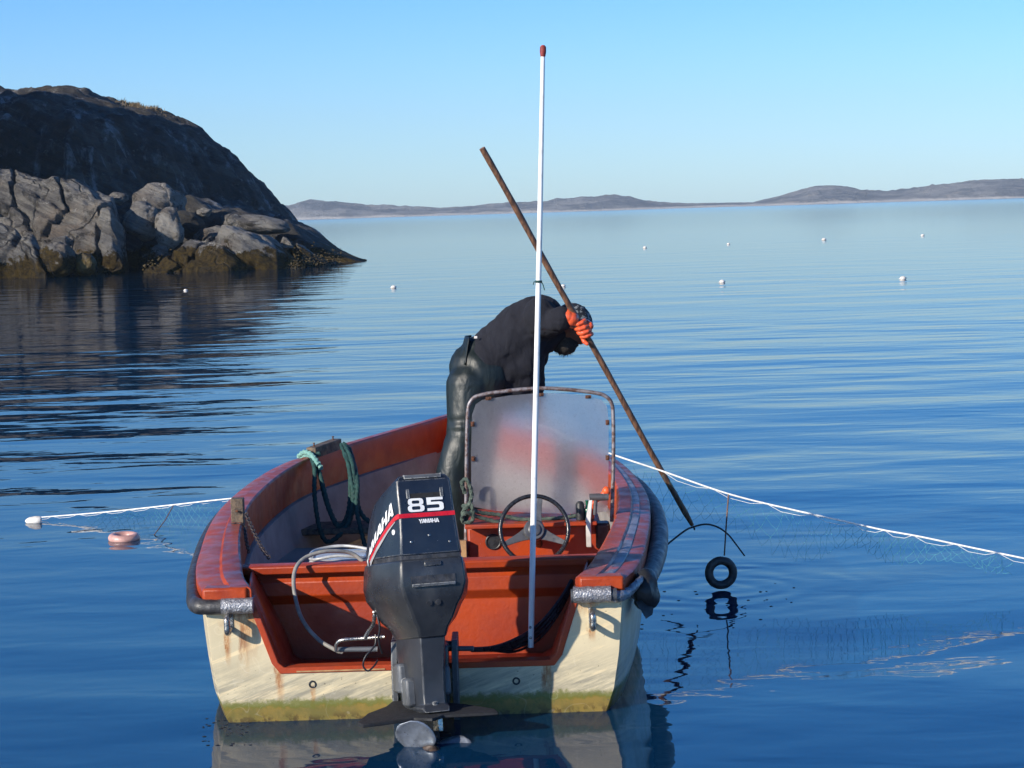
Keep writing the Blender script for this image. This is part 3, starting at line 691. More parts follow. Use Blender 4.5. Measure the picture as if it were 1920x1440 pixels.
link('bulkhead', b, M['redpaint'], boat, ang=30, bevel=.004)

# gunwale: outer lip, flat top with a raised inner strip, inner red band
def gsec(t, side):
    bd = .05 + .15 * max(0, min(1, (t - .42) / .1))
    w_ = max(wd(t), .003); g = min(interp(GW, t), w_); h = hg(t); k = g
    P_ = [(0.006, -.075), (-.004, -.07), (-.004, -.006), (.006, .0), (.45 * k, .004), (.5 * k, .004), (.56 * k, .016), (.93 * k, .016), (.98 * k, .010), (1.0 * k, 0), (1.0 * k, -bd), (.93 * k, -bd), (.92 * k, -.03), (.1 * k, -.03), (.1 * k, -.075)]
    return [B(side * (w_ - d), t, h + z) for d, z in P_]
for side, nm in ((-1, 'L'), (1, 'R')):
    b = MB(); ts = [-.02, 0] + [5.06 * (i / 80) for i in range(1, 80)] + [5.045]
    secs = [gsec(max(0, t), side) for t in ts]
    secs[0] = [q + Vector((0, -.02, 0)) for q in secs[0]]
    b.loft(secs); g_o = link('gunwale', b, M['gunwale'], boat, ang=32, bevel=0)
# worn dark groove strip along the right gunwale
b = MB(); ts = [.02 + 4.6 * i / 90 for i in range(91)]
secs = []
for t in ts:
    w_ = wd(t); g = interp(GW, t); h = hg(t)
    secs.append([B(w_ - d * g, t, h + z) for d, z in ((.30, .003), (.31, .0065), (.40, .0085), (.50, .0085), (.545, .0065), (.55, .003))])
b.loft(secs); link('gunwale_wear_strip', b, M['groove'], boat)
# stern end caps (thick red lips over the fender)
for side in (-1, 1):
    b = MB(); b.box(B(side * .878 if side < 0 else .69, -.034, .512), B(-.69 if side < 0 else .878, .06, .575)); link('end_cap', b, M['gunwale'], boat, bevel=.012)
# inner liner and floor
b = MB(); LN = [(-.18, 0), (-.19, .03), (-.36, .05), (-.52, .11)]
for side in (-1, 1):
    vs = []
    for i in range(61):
        t = .53 + (4.9 - .53) * i / 60; w_ = wd(t) - interp(GW, t); h = hg(t)
        for dz, di in LN:
            z = max(.1, h + dz); vs.append(B(side * max(0, w_ + .012 - di * min(1, max(0, w_) / .4)), t, z))
    b.add(vs, [(i * 4 + k, i * 4 + k + 1, i * 4 + k + 5, i * 4 + k + 4) for i in range(60) for k in range(3)])
l_o = link('inner_liner', b, M['liner'], boat, ang=50); q_ = l_o.modifiers.new('s', 'SOLIDIFY'); q_.thickness = .006; q_.offset = 0
b = MB(); vs = []
for i in range(41):
    t = .53 + 4.2 * i / 40; w_ = max(.02, wd(t) - interp(GW, t) - .06); vs += [B(-w_, t, .1), B(w_, t, .1)]
b.add(vs, [(2 * i, 2 * i + 1, 2 * i + 3, 2 * i + 2) for i in range(40)]); link('floor', b, M['liner'], boat)
# thwart in the bow and side locker
b = MB(); b.box(B(-.88, 3.0, .34), B(.85, 3.3, .375)); link('thwart', b, M['wet_wood'], boat, bevel=.006)
b = MB(); b.box(B(-.9, 2.0, .1), B(-.55, 2.8, .28)); b.box(B(-.93, 1.98, .28), B(-.52, 2.82, .30)); link('side_locker', b, M['liner'], boat, bevel=.008)
# rubber fender hose along both sides and round the stern corners
for side in (-1, 1):
    pts = []; rr = []
    end = -.69 if side < 0 else .70
    y_ = -.045; z_ = .50
    if side < 0:
        pts = [B(-.675, y_, z_), B(-.75, y_, z_), B(-.84, y_ + .005, z_ - .002), B(-.90, y_ + .03, z_), B(-.932, .09, z_ + .002)]; rr = [.03, .031, .032, .034, .032]
        for t in (.25, .5, .8, 1.1, 1.4, 1.8, 2.3, 2.8, 3.2, 3.6, 4.0, 4.4, 4.7):
            pts.append(B(-(wd(t) + .018), t, hg(t) - .062)); rr.append(.03)
        b = MB(); sp = smooth_pts(pts, 8); b.tube(sp, [interp([(i * 8, r_) for i, r_ in enumerate(rr)], k) * (1 + .04 * noise.noise(Vector((k * .4, 1, 2)))) for k in range(len(sp))], 16)
        link('fender_hose', b, M['black_rubber'], boat, ang=60)
        b = MB(); tp_ = [B(-.665 - .012 * i, y_, z_ + .0005) for i in range(12)]; b.tube(tp_, [.0335 * (1 + .05 * noise.noise(Vector((i * .9, 3, 1)))) for i in range(12)], 20)
        displace(b, lambda q: Vector((0, noise.noise(q * 60) * .003, noise.noise(q * 55) * .003)))
        link('silver_tape', b, M['duct_tape'], boat, ang=25)
    else:
        b = MB(); tp_ = [B(.665 + .012 * i, y_ - .002, z_ + .004) for i in range(14)]; b.tube(tp_, [.0345 * (1 + .05 * noise.noise(Vector((i * .9, 7, 1)))) for i in range(14)], 20)
        displace(b, lambda q: Vector((0, noise.noise(q * 60) * .003, noise.noise(q * 55) * .003)))
        link('silver_tape', b, M['duct_tape'], boat, ang=25)
        b = MB(); b.tube([B(.655, y_, z_), B(.74, y_, z_), B(.845, y_, z_)], .029, 14)
        pts = []; rr = []
        for t, r_ in ((.16, .028), (.26, .038), (.42, .042), (.7, .045), (1.0, .046), (1.35, .046), (1.7, .045), (2.2, .05), (2.8, .048), (3.4, .045), (4.0, .04), (4.5, .035)):
            pts.append(B(wd(t) + .012 + .03 * min(1, t), t, hg(t) - .105)); rr.append(r_)
        sp = smooth_pts(pts, 8); b.tube(sp, [interp([(i * 8, r_) for i, r_ in enumerate(rr)], k) for k in range(len(sp))], 18)
        link('fender_hose', b, M['fender'], boat, ang=60)
        # torn black plastic and twisted tape at the right stern corner
        b = MB(); b.ball(B(.975, .2, .47), .066, 18, 12, (.9, 1.2, 1.25)); displace(b, lambda q: Vector((noise.noise(q * 14), noise.noise(q * 14 + Vector((5, 0, 0))), noise.noise(q * 14 + Vector((0, 5, 0))))) * .03)
        b.add([B(.93, .1, .44), B(.97, .08, .37), B(1.0, .12, .38), B(1.02, .2, .45)], [(0, 1, 2, 3)])
        link('torn_wrapping', b, M['black_plastic'], boat, ang=30)
        b = MB(); b.tube(smooth_pts([B(.825, -.045, .498), B(.86, -.035, .492), B(.9, .02, .50), B(.94, .1, .52), B(.96, .17, .53)], 6), [.026 - .0006 * i for i in range(25)], 12)
        displace(b, lambda q: Vector((0, 0, noise.noise(q * 45) * .008)))
        link('twisted_tape', b, M['duct_tape'], boat, ang=30)
# U-bolts on the transom
for px, py in ((431, 1166), (1110, 1158)):
    c = at(px, py, Y0 - .004); b = MB()
    b.tube(smooth_pts([c + Vector((0, 0, .030)), c + Vector((0, -.06, .034)), c + Vector((0, -.092, .026)), c + Vector((0, -.095, 0)), c + Vector((0, -.092, -.026)), c + Vector((0, -.06, -.034)), c + Vector((0, 0, -.026))], 6), .0125, 12)
    b.box(c + Vector((-.014, -.004, -.042)), c + Vector((.014, .001, .042)))
    link('u_bolt', b, M['steel'], boat)

# console with panel, windscreen, wheel and throttle
PT = 1.34
def CB(px0, px1, t0, t1, z0, z1):
    x0 = at(px0, 1000, Y0 + t0).x; x1 = at(px1, 1000, Y0 + t0).x
    return MB().box((x0, Y0 + t0, z0), (x1, Y0 + t1, z1))
b = CB(876, 1128, PT, PT + .4, .1, .60); link('console', b, M['redpaint'], boat, bevel=.012)
b = CB(872, 1120, PT - .09, PT + .46, .603, .622); link('console_shelf', b, M['redpaint'], boat, bevel=.004)
c = at(925, 1016, Y0 + PT - .004); b = MB(); b.torus(c, (0, 1, 0), .034, .005, 24, 8); b.lathe(c + Vector((0, .003, 0)), (0, -1, 0), [(0, .033), (.003, .032)], 24); link('gauge', b, M['black_plastic'], boat)
b = MB(); b.box(at(862, 1045, Y0 + PT - .05), at(874, 1012, Y0 + PT - .01)); link('wood_block', b, M['light_wood'], boat)
# deck shelf between bulkhead and console, right side
b = MB(); b.box(B(.24, TB + .07, .30), B(.80, PT, .325)); link('driver_seat_deck', b, M['redpaint'], boat, bevel=.005)
# steering wheel
sw = bpy.data.objects.new('steering_wheel_root', None)
wc = at(1002, 993, Y0 + 1.12); wn = Vector((.05, -1, .32)).normalized()
b = MB(); b.torus(wc, wn, .160, .0105, 48, 12)
wheel = link('steering_wheel', b, M['wheel'], boat)
ux = Vector((1, 0, 0)); ux = (ux - wn * ux.dot(wn)).normalized(); uz = wn.cross(ux); uz = uz if uz.z > 0 else -uz
for ang in (78, 205, 335):
    a = R(ang); d = ux * math.cos(a) + uz * math.sin(a); s_ = wn.cross(d)
    b = MB(); secs = []
    for rr_, hw in ((.03, .032), (.07, .022), (.11, .016), (.157, .011)):
        p = wc + d * rr_ - wn * (.03 * (1 - rr_ / .16)); secs.append([p + s_ * hw + wn * .004, p + s_ * hw - wn * .004, p - s_ * hw - wn * .004, p - s_ * hw + wn * .004])
    b.loft(secs); link('spoke', b, M['grey_plastic'], wheel, bevel=.002)
b = MB(); b.lathe(wc - wn * .04, wn, [(0, .03), (.01, .05), (.03, .05), (.038, .044), (.038, .03), (.046, .028), (.05, .018), (.05, .001)], 28); link('hub', b, M['grey_plastic'], wheel)
b = MB(); b.tube([wc - wn * .04, at(1010, 1020, Y0 + PT + .01)], .02, 14); link('steering_column', b, M['black_plastic'], boat)
bpy.data.objects.remove(sw)
# windscreen
WT = PT + .03
ws = [(873, 1046, -.03), (874, 960, 0), (875, 850, 0), (877, 775, .0), (883, 752, 0), (900, 741, 0), (950, 733, 0), (1010, 728, 0), (1060, 730, 0), (1112, 736, 0), (1134, 742, 0), (1147, 757, 0), (1150, 790, 0), (1150, 870, 0), (1147, 978, 0)]
wpts = [at(px, py, Y0 + WT + dy) for px, py, dy in ws]
b = MB(); b.tube(smooth_pts(wpts, 6), .0093, 14); frame = link('windscreen_frame', b, M['rusty_pipe'], boat)
inner = [(884, 950), (883, 850), (885, 778), (892, 758), (904, 750), (952, 742), (1010, 737), (1060, 738), (1108, 744), (1128, 750), (1138, 762), (1141, 790), (1141, 870), (1139, 958), (1100, 964), (1010, 962), (930, 958)]
pp = [at(px, py, Y0 + WT) for px, py in inner]; n = len(pp)
b = MB(); b.add([q + Vector((0, -.002, 0)) for q in pp] + [q + Vector((0, .003, 0)) for q in pp], [tuple(range(n)), tuple(range(2 * n - 1, n - 1, -1))] + [(i, (i + 1) % n, (i + 1) % n + n, i + n) for i in range(n)])
pane = link('windscreen_pane', b, M['pane'], boat, smooth=False)
for px, py in ((916, 747), (1014, 740), (1103, 744), (886, 795), (887, 860), (1139, 792), (1139, 858)):
    c = at(px, py, Y0 + WT - .006); b = MB(); hor = py < 750
    b.box(c - (Vector((.014, .007, .008)) if hor else Vector((.009, .007, .012))), c + (Vector((.014, .003, .008)) if hor else Vector((.009, .003, .012))))
    b.lathe(c + Vector((0, -.006, 0)), (0, -1, 0), [(0, .007), (.005, .007), (.006, .004)], 8)
    link('clip', b, M['rust'], pane, bevel=.002)
# throttle box
c = at(1108, 935, Y0 + PT - .07)
b = MB(); b.loft([[Vector((c.x + x, c.y + y, z)) for x, y in ((-.028, -.02), (-.004, -.03), (-.002, .02), (-.028, .02))] for z in (.50, .56, .63)] + [[Vector((c.x + x * .8 + .01, c.y + y, .745)) for x, y in ((-.02, -.012), (-.002, -.02), (0, .012), (-.02, .012))]])
lev = link('throttle_lever', b, M['lever_white'], boat, bevel=.004)
h1 = at(1105, 932, Y0 + PT - .08); h2 = at(1141, 932, Y0 + PT - .08)
b = MB(); b.tube([h1, h1.lerp(h2, .5), h2], [.016, .018, .016], 14); b.tube([at(1117, 938, Y0 + PT - .08), at(1115, 965, Y0 + PT - .08)], .010, 10); link('throttle_grip', b, M['grey_plastic'], lev)
b = MB(); b.box(at(1118, 1030, Y0 + PT - .03), at(1142, 975, Y0 + PT + .08)); link('throttle_housing', b, M['black_plastic'], boat, bevel=.012)

# mast
mp = [at(995, 1205, Y0 + .22), at(1003, 830, Y0 + .22), at(1012, 430, Y0 + .22), at(1018, 104, Y0 + .22)]
mp[0].z -= .02
b = MB(); b.tube(mp, [.0125, .0125, .0112, .009], 16); mast = link('mast', b, M['mast'], boat)
b = MB(); d = (mp[3] - mp[2]).normalized(); b.lathe(mp[3] - d * .005, d, [(0, .010), (.02, .0135), (.04, .013), (.048, .006)], 14); link('red_tip', b, M['red_tip'], mast)
c = at(1010, 529, Y0 + .22); b = MB(); b.torus(c, d, .0125, .003, 18, 6); b.torus(c + d * .005, d, .0125, .003, 18, 6)
b.tube(smooth_pts([c + Vector((.012, -.004, 0)), c + Vector((.018, -.01, -.012)), c + Vector((.024, -.008, -.035))], 5), .0022, 6)
b.tube(smooth_pts([c + Vector((-.012, -.004, 0)), c + Vector((-.02, -.01, .002)), c + Vector((-.023, -.008, -.01))], 5), .002, 6)
link('cord_tie', b, M['green_rope'], mast)
b = MB()
for zz in (.30, .345):
    b = MB(); b.lathe(Vector((mp[0].x, mp[0].y - .012, zz - .02)), (0, -1, 0), [(0, .006), (.006, .006), (.008, .003)], 10); link('bolt', b, M['steel'], mast)
b = MB()
b.box(Vector((mp[0].x - .03, mp[0].y - .02, .150)), Vector((mp[0].x + .03, mp[0].y + .03, .175)))
link('mast_foot', b, M['steel'], mast)

# fuel tank, hoses
b = MB(); x0 = at(578, 1035, Y0 + .9).x; x1 = at(700, 1035, Y0 + .9).x
b.box((x0, Y0 + .72, .1), (x1, Y0 + 1.1, .555)); tank = link('fuel_tank', b, M['tank'], boat, bevel=.04)
b = MB(); b.tube(smooth_pts([(x0 + .03, Y0 + .74, .59), ((x0 + x1) / 2, Y0 + .71, .608), (x1 - .02, Y0 + .74, .592), (x1, Y0 + .95, .588), ((x0 + x1) / 2, Y0 + 1.06, .6), (x0 + .02, Y0 + 1.0, .59)], 6, True), .007, 10, closed=True); displace(b, lambda q: Vector((0, 0, -.028))); link('lid_rim', b, M['tank'], tank)
hp = [at(680, 1052, Y0 + .55), at(655, 1036, Y0 + .55), at(610, 1034, Y0 + .5), at(572, 1046, Y0 + .46), at(553, 1070, Y0 + .40), at(552, 1110, Y0 + .33), at(566, 1160, Y0 + .28), at(596, 1198, Y0 + .22), at(630, 1219, Y0 + .15), at(640, 1222, Y0 + .1)]
b = MB(); b.tube(smooth_pts(hp, 8), .009, 12); link('fuel_hose', b, M['hose'], boat)
for k in range(4):
    b = MB(); o_ = k * 9
    b.tube(smooth_pts([at(885, 1217 + k, Y0 - .02), at(925, 1214 + k * 2, Y0 + .1), at(965, 1200 + o_ * .8, Y0 + .2), at(1010, 1172 + o_, Y0 + .3), at(1050, 1125 + o_ * .8, Y0 + .36), at(1072, 1088 + o_ * .4, Y0 + .42)], 7), .0095 if k < 3 else .006, 10)
    link('control_cable', b, M['black_hose'], boat)

# ------------------------------------------------------------------ outboard motor (part of the boat)
MO = at(793, 1225, Y0 - .24)
MM = Matrix.Translation((MO.x, MO.y, .262)) @ Matrix.Rotation(R(16), 4, 'Z') @ Matrix.Rotation(R(-11), 4, 'X')
def sec(z, wb, wm, wf, yb, yf, ym=0.0, ch=.25):
    # plan outline: flat back, widest at ym, narrower rounded front
    P_ = [(-wb, yb), (wb, yb), (wb + (wm - wb) * .45, yb + (ym - yb) * .33), (wb + (wm - wb) * .85, yb + (ym - yb) * .7), (wm, ym), (wm * .97, ym + (yf - ym) * .5), (wf, yf - .02), (wf * .6, yf), (-wf * .6, yf), (-wf, yf - .02), (-wm * .97, ym + (yf - ym) * .5), (-wm, ym), (-(wb + (wm - wb) * .85), yb + (ym - yb) * .7), (-(wb + (wm - wb) * .45), yb + (ym - yb) * .33)]
    return [Vector((x, y, z)) for x, y in P_]
# leg / midsection
b = MB()
b.loft([sec(.125, .050, .091, .08, -.200, .13), sec(.05, .047, .09, .085, -.183, .13), sec(0, .044, .086, .08, -.168, .12), sec(-.10, .043, .082, .07, -.15, .11), sec(-.15, .043, .080, .06, -.152, .10), sec(-.16, .056, .084, .06, -.17, .10), sec(-.18, .05, .07, .04, -.19, .10)])
b.loft([sec(-.14, .008, .034, .02, -.16, .10), sec(-.24, .008, .032, .02, -.14, .10), sec(-.30, .012, .045, .02, -.12, .12)])
b.lathe((-.01, .14, -.335), (0, -1, 0), [(-.02, .005), (.0, .03), (.06, .048), (.14, .052), (.24, .048), (.29, .044)], 18)
b.loft([[Vector((x, y, z)) for x, y in ((-.005, -.09), (.005, -.09), (.005, .06), (-.005, .06))] for z in (-.34,)] + [[Vector((x, y, -.50)) for x, y in ((-.004, -.09), (.004, -.09), (.004, -.03), (-.004, -.03))]])
b.xf(MM); motor = link('outboard_motor', b, M['leg'], boat, ang=22, bevel=.006)
# lower cowling (pan)
b = MB()
b.loft([sec(.115, .052, .094, .08, -.205, .13), sec(.155, .062, .112, .09, -.222, .15), sec(.19, .080, .146, .10, -.242, .18), sec(.24, .098, .172, .12, -.264, .21), sec(.28, .118, .198, .14, -.282, .23), sec(.33, .132, .206, .15, -.292, .24), sec(.40, .128, .198, .15, -.29, .24), sec(.43, .124, .19, .145, -.285, .235)])
b.xf(MM); link('lower_cowling', b, M['cowl_low'], motor, ang=22, bevel=.008)
b = MB(); b.loft([sec(.426, .119, .184, .14, -.278, .23), sec(.45, .119, .184, .14, -.278, .23)]); b.xf(MM); link('rubber_seal', b, M['black_rubber'], motor)
# upper cowling
def cow(v):
    f = max(0, (v.z - .445) / .33); return Vector((v.x, v.y, v.z - .30 * max(0, v.y + .24) * f))
b = MB()
b.loft([sec(.445, .121, .187, .142, -.283, .232), sec(.52, .116, .180, .138, -.278, .225), sec(.62, .111, .170, .130, -.268, .215), sec(.70, .111, .158, .12, -.258, .20), sec(.745, .109, .145, .108, -.248, .18), sec(.768, .095, .12, .09, -.232, .15), sec(.774, .06, .08, .06, -.18, .11)])
b.v = [cow(v) for v in b.v]; b.xf(MM); cowl = link('upper_cowling', b, M['cowl'], motor, ang=20, bevel=.006)
# air intake on the back: black block painted for the recess's shade
def bk(x, z, off=0.0):                   # a point on the flat back face of the upper cowling
    yb = interp([(.445, -.283), (.52, -.278), (.62, -.268), (.70, -.258), (.745, -.248), (.768, -.232)], z); return Vector((x, yb - off, z))
b = MB(); b.loft([[bk(x * .062, z, -.0) + Vector((0, -.002, 0)) for x in (-1, 1)] + [bk(x * .062, z) + Vector((0, .03, 0)) for x in (1, -1)] for z in (.672, .752)])
b.v = [cow(v) for v in b.v]; b.xf(MM); link('air_intake', b, M['black_matte'], motor)
b = MB()
for x0, x1, z0, z1 in ((-.076, -.062, .672, .768), (.062, .076, .672, .768), (-.076, .076, .752, .768)):
    b.loft([[bk(x0, z, .006), bk(x1, z, .006), bk(x1, z, -.01), bk(x0, z, -.01)] for z in (z0, z1)])
b.v = [cow(v) for v in b.v]; b.xf(MM); link('intake_rim', b, M['bracket'], motor, bevel=.002)
# stripes and lettering
def backstrip(z0, z1, off=.0025):
    b = MB(); b.loft([[bk(-.1145, z, off), bk(.1145, z, off), bk(.1145, z, -.004), bk(-.1145, z, -.004)] for z in (z0, z1)]); b.xf(MM); return b
link('red_stripe', backstrip(.595, .612), M['decal_red'], motor)
def glyph_mesh(splines, place, thick=.0012):
    cu = bpy.data.curves.new('g', 'CURVE'); cu.dimensions = '2D'; cu.fill_mode = 'BOTH'
    for pts in splines:
        sp = cu.splines.new('POLY'); sp.points.add(len(pts) - 1); sp.use_cyclic_u = True
        for q, (x, y) in zip(sp.points, pts): q.co = (x, y, 0, 1)
    o = bpy.data.objects.new('g', cu); COL.objects.link(o); dg = bpy.context.evaluated_depsgraph_get(); dg.update()
    me = bpy.data.meshes.new_from_object(o.evaluated_get(dg)); bpy.data.objects.remove(o)
    b = MB(); b.v = [place(v.co.x, v.co.y) for v in me.vertices]; b.f = [tuple(p.vertices) for p in me.polygons]; return b
def rrect(x0, y0, x1, y1, r, n=5, rev=False):
    pts = []
    for cx, cy, a0 in ((x1 - r, y1 - r, 0), (x0 + r, y1 - r, 90), (x0 + r, y0 + r, 180), (x1 - r, y0 + r, 270)):
        for i in range(n + 1): a = R(a0 + 90 * i / n); pts.append((cx + r * math.cos(a), cy + r * math.sin(a)))
    return pts[::-1] if rev else pts
# wide squared figures 8 and 5, unit height
g8 = [[(.05, .62), (.05, .82), (.12, .95), (.28, 1.0), (1.02, 1.0), (1.18, .95), (1.25, .82), (1.25, .64), (1.2, .55), (1.08, .51), (1.22, .46), (1.3, .36), (1.3, .18), (1.22, .05), (1.05, 0), (.25, 0), (.08, .05), (0, .18), (0, .36), (.08, .46), (.2, .51), (.1, .55)],
      rrect(.36, .60, .94, .84, .09, 4), rrect(.32, .15, .98, .41, .1, 4)]
g5 = [[(.0, .46), (.0, 1.0), (1.28, 1.0), (1.28, .8), (.34, .8), (.34, .66), (1.0, .66), (1.2, .62), (1.3, .5), (1.3, .16), (1.2, .04), (1.0, 0), (.0, 0), (.0, .2), (.88, .2), (.97, .24), (.97, .4), (.9, .46)]]
def place_back(ox, oz, s_, off=.0045, sl=.0): return lambda x, y: MM @ bk(ox + (x + sl * y) * s_, oz + y * s_, off)
GA = {'Y': ([[(.0, 1), (.3, 1), (.45, .62), (.6, 1), (.9, 1), (.58, .38), (.58, 0), (.32, 0), (.32, .38)]], .84),
      'A': ([[(0, 0), (.32, 1), (.62, 1), (.94, 0), (.66, 0), (.61, .18), (.33, .18), (.28, 0)], [(.385, .36), (.555, .36), (.47, .72)]], .9),
      'M': ([[(0, 0), (0, 1), (.34, 1), (.52, .45), (.7, 1), (1.04, 1), (1.04, 0), (.79, 0), (.79, .66), (.6, 0), (.44, 0), (.25, .66), (.25, 0)]], 1.1),
      'H': ([[(0, 0), (0, 1), (.26, 1), (.26, .62), (.62, .62), (.62, 1), (.88, 1), (.88, 0), (.62, 0), (.62, .4), (.26, .4), (.26, 0)]], .95)}
b = MB()
for gl, ox in ((g8, -.076), (g5, .003)):
    pb_ = place_back(0, .617, .054); q = glyph_mesh(gl, lambda x, y, ox=ox: pb_(x * .97 + ox / .054, y)); b.add(q.v, q.f)
link('number_decal', b, M['decal_white'], motor, smooth=False)
b = MB(); ox = -.037
for ch in 'YAMAHA':
    gl, adv = GA[ch]; q = glyph_mesh(gl, place_back(ox, .570, .0165)); b.add(q.v, q.f); ox += adv * .0165 * .80 + .0012
    if False: pass
link('name_decal', b, M['decal_white'], motor, smooth=False)
# port side (left) decals follow the side of the cowling
def side_pt(a, z, off=.002):             # a: 0 at the back edge .. 1 at the widest point .. 1.5 farther forward
    ks = [(.445, .121, .187, -.283), (.52, .116, .18, -.278), (.62, .111, .17, -.268), (.70, .107, .158, -.258), (.745, .103, .145, -.248)]
    wb = interp([(k[0], k[1]) for k in ks], z); wm = interp([(k[0], k[2]) for k in ks], z); yb = interp([(k[0], k[3]) for k in ks], z)
    pr = [(0, -wb, yb), (.33, -(wb + (wm - wb) * .45), yb * .67), (.7, -(wb + (wm - wb) * .85), yb * .3), (1, -wm, 0), (1.5, -wm * .97, .11)]
    x = interp([(p[0], p[1]) for p in pr], a); y = interp([(p[0], p[2]) for p in pr], a)
    nn = Vector((-1, -.45 * max(0, 1 - a), 0)).normalized(); v = Vector((x, y, z)) + nn * off
    return MM @ cow(v)
def side_band(lo, hi, a0, a1, off=.003, n=24):
    b = MB(); vs = []
    for i in range(n + 1):
        a = a0 + (a1 - a0) * i / n; vs += [side_pt(a, lo(a), off), side_pt(a, hi(a), off)]
    b.add(vs, [(2 * i, 2 * i + 1, 2 * i + 3, 2 * i + 2) for i in range(n)]); return b
cz = lambda a: .604 - .155 * min(a, 1.3) ** 1.5
link('red_stripe', side_band(lambda a: cz(a) - .010, lambda a: cz(a) + .010, 0.0, 1.02), M['decal_red'], motor)
link('grey_stripe', side_band(lambda a: cz(a) - .012 - .024 * max(0, min(1, a * 1.3)), lambda a: cz(a) - .012, .12, .98), M['decal_grey'], motor)
b = MB(); aa = 1.28; word = 'YAMAHA'
tot = sum(GA[c_][1] for c_ in word)
pos = 0
for ch in word:
    gl, adv = GA[ch]
    def pl(x, y, pos=pos):
        s_ = (pos + x) / tot; a = 1.28 - s_ * 1.12; hh = .045 + .018 * s_
        zb = cz(a) + .020
        return side_pt(a, min(.742, zb + y * hh), .0035)
    q = glyph_mesh(gl, pl); b.add(q.v, q.f); pos += adv
link('name_decal', b, M['decal_white'], motor, smooth=False)
b = MB(); b.lathe(side_pt(.18, .545, .0), (side_pt(.18, .545, .01) - side_pt(.18, .545, 0)), [(0, .011), (.003, .011), (.004, .008)], 16); link('cowl_badge', b, M['decal_white'], motor)
# handle slot, latch recess, exhaust holes, screws on the back
def bl(x, z, off=0.0):
    yb = interp([(.16, -.222), (.20, -.242), (.24, -.264), (.28, -.282), (.33, -.292), (.40, -.29), (.43, -.285)], z); return Vector((x, yb - off, z))
def slab(fn, x0, x1, z0, z1, th=.006): 
    b = MB(); b.loft([[fn(x0, z, th), fn(x1, z, th), fn(x1, z, -.006), fn(x0, z, -.006)] for z in (z0, z1)]); b.xf(MM); return b
link('cowl_latch', slab(bl, -.032, .038, .398, .417, .007), M['cowl_low'], motor, bevel=.004)
link('handle_recess', slab(bl, -.09, .09, .332, .362, .003), M['black_rubber'], motor)  # black slab painted for the shade in the handle slot
link('recess_lip', slab(bl, -.088, .088, .318, .331, .012), M['bracket'], motor, bevel=.003)
for x in (-.018, .018):
    b = MB(); b.lathe(bl(x, .255, -.004), (0, -1, -.3), [(0, .012), (.007, .012), (.0075, .008)], 12); b.xf(MM); link('exhaust_hole', b, M['black_rubber'], motor)
for x, z in ((.0, .52), (-.075, .498), (.082, .49)):
    b = MB(); b.lathe(bk(x, z, -.001), (0, -1, 0), [(0, .005), (.003, .005), (.005, .002)], 10); b.xf(MM); link('screw', b, M['steel'], motor)
# hydrofoil / anti-ventilation plate
fo = [(-.05, .17), (-.10, .08), (-.20, -.02), (-.275, -.16), (-.27, -.22), (-.2, -.215), (-.06, -.19), (0, -.24), (.06, -.19), (.2, -.215), (.27, -.22), (.275, -.16), (.20, -.02), (.10, .08), (.05, .17)]
b = MB(); b.loft([[Vector((x * 1.02 - .045, y * 1.15, z + .008 + y * .16 - abs(x) * .01)) for x, y in fo] for z in (-.182, -.168)]); b.xf(MM); link('stabiliser_fin', b, M['black_matte'], motor, bevel=.003)
b = MB(); b.loft([[Vector((x, y, z)) for x, y in ((-.01, -.22), (.01, -.22), (.012, -.14), (-.012, -.14))] for z in (-.255, -.19)]); b.xf(MM); link('trim_tab', b, M['steel'], motor, bevel=.003)
# propeller
PC = Vector((-.055, -.20, -.345))
b = MB(); b.lathe(PC, (0, -1, 0), [(-.02, .046), (.0, .045), (.06, .042), (.085, .036), (.10, .022), (.103, .002)], 22); b.xf(MM); prop = link('propeller_hub', b, M['hub_metal'], motor)
for ang in (118, 238, 358):
    a0 = R(ang); b = MB(); vs = []; NR, NC = 10, 8
    for i in range(NR + 1):
        f = i / NR; r_ = .04 + .135 * f; chd = .032 + .05 * math.sin(math.pi * min(1, f * .62 + .2)); 
        if f > .7: chd *= math.sqrt(max(0.02, 1 - ((f - .7) / .3) ** 2))
        for j in range(NC + 1):
            c_ = (j / NC - .5) * 2 * chd; sk = .25 * f * f
            aa = a0 + sk + c_ * .72 / max(r_, .06)
            vs.append(PC + Vector((math.cos(aa) * r_, -.03 + c_ * .55, math.sin(aa) * r_)))
    b.add(vs, [(i * (NC + 1) + j, i * (NC + 1) + j + 1, (i + 1) * (NC + 1) + j + 1, (i + 1) * (NC + 1) + j) for i in range(NR) for j in range(NC)])
    b.xf(MM); bo = link('propeller_blade', b, M['prop_metal'], motor, ang=60); q_ = bo.modifiers.new('s', 'SOLIDIFY'); q_.thickness = .004; q_.offset = 0
# clamp bracket, swivel, steering gear
for sx in (-1, 1):
    b = MB(); b.loft([[Vector((MO.x + sx * .125 + x, Y0 + y, z)) for x, y in ((-.013, y0), (.013, y0), (.013, y1), (-.013, y1))] for z, y0, y1 in ((.34, -.10, -.02), (.25, -.13, -.02), (.08, -.11, -.02), (.0, -.08, -.02))])
    b.box((MO.x + sx * .125 - .013, Y0 - .04, .25), (MO.x + sx * .125 + .013, Y0 + .09, .34))
    link('clamp_bracket', b, M['bracket'], motor, bevel=.004)
for z in (.22, .18, .14, .10):
    b = MB(); b.lathe((MO.x - .1385, Y0 - .055, z), (-1, -.3, 0), [(0, .009), (.003, .009), (.0035, .004)], 10)
    link('bracket_hole', b, M['black_rubber'], motor)
b = MB(); b.box((MO.x - .10, Y0 - .16, .06), (MO.x + .10, Y0 - .03, .33)); b.tube([(MO.x - .13, Y0 - .07, .31), (MO.x + .13, Y0 - .07, .31)], .022, 12); link('swivel_bracket', b, M['cowl_low'], motor, bevel=.01)
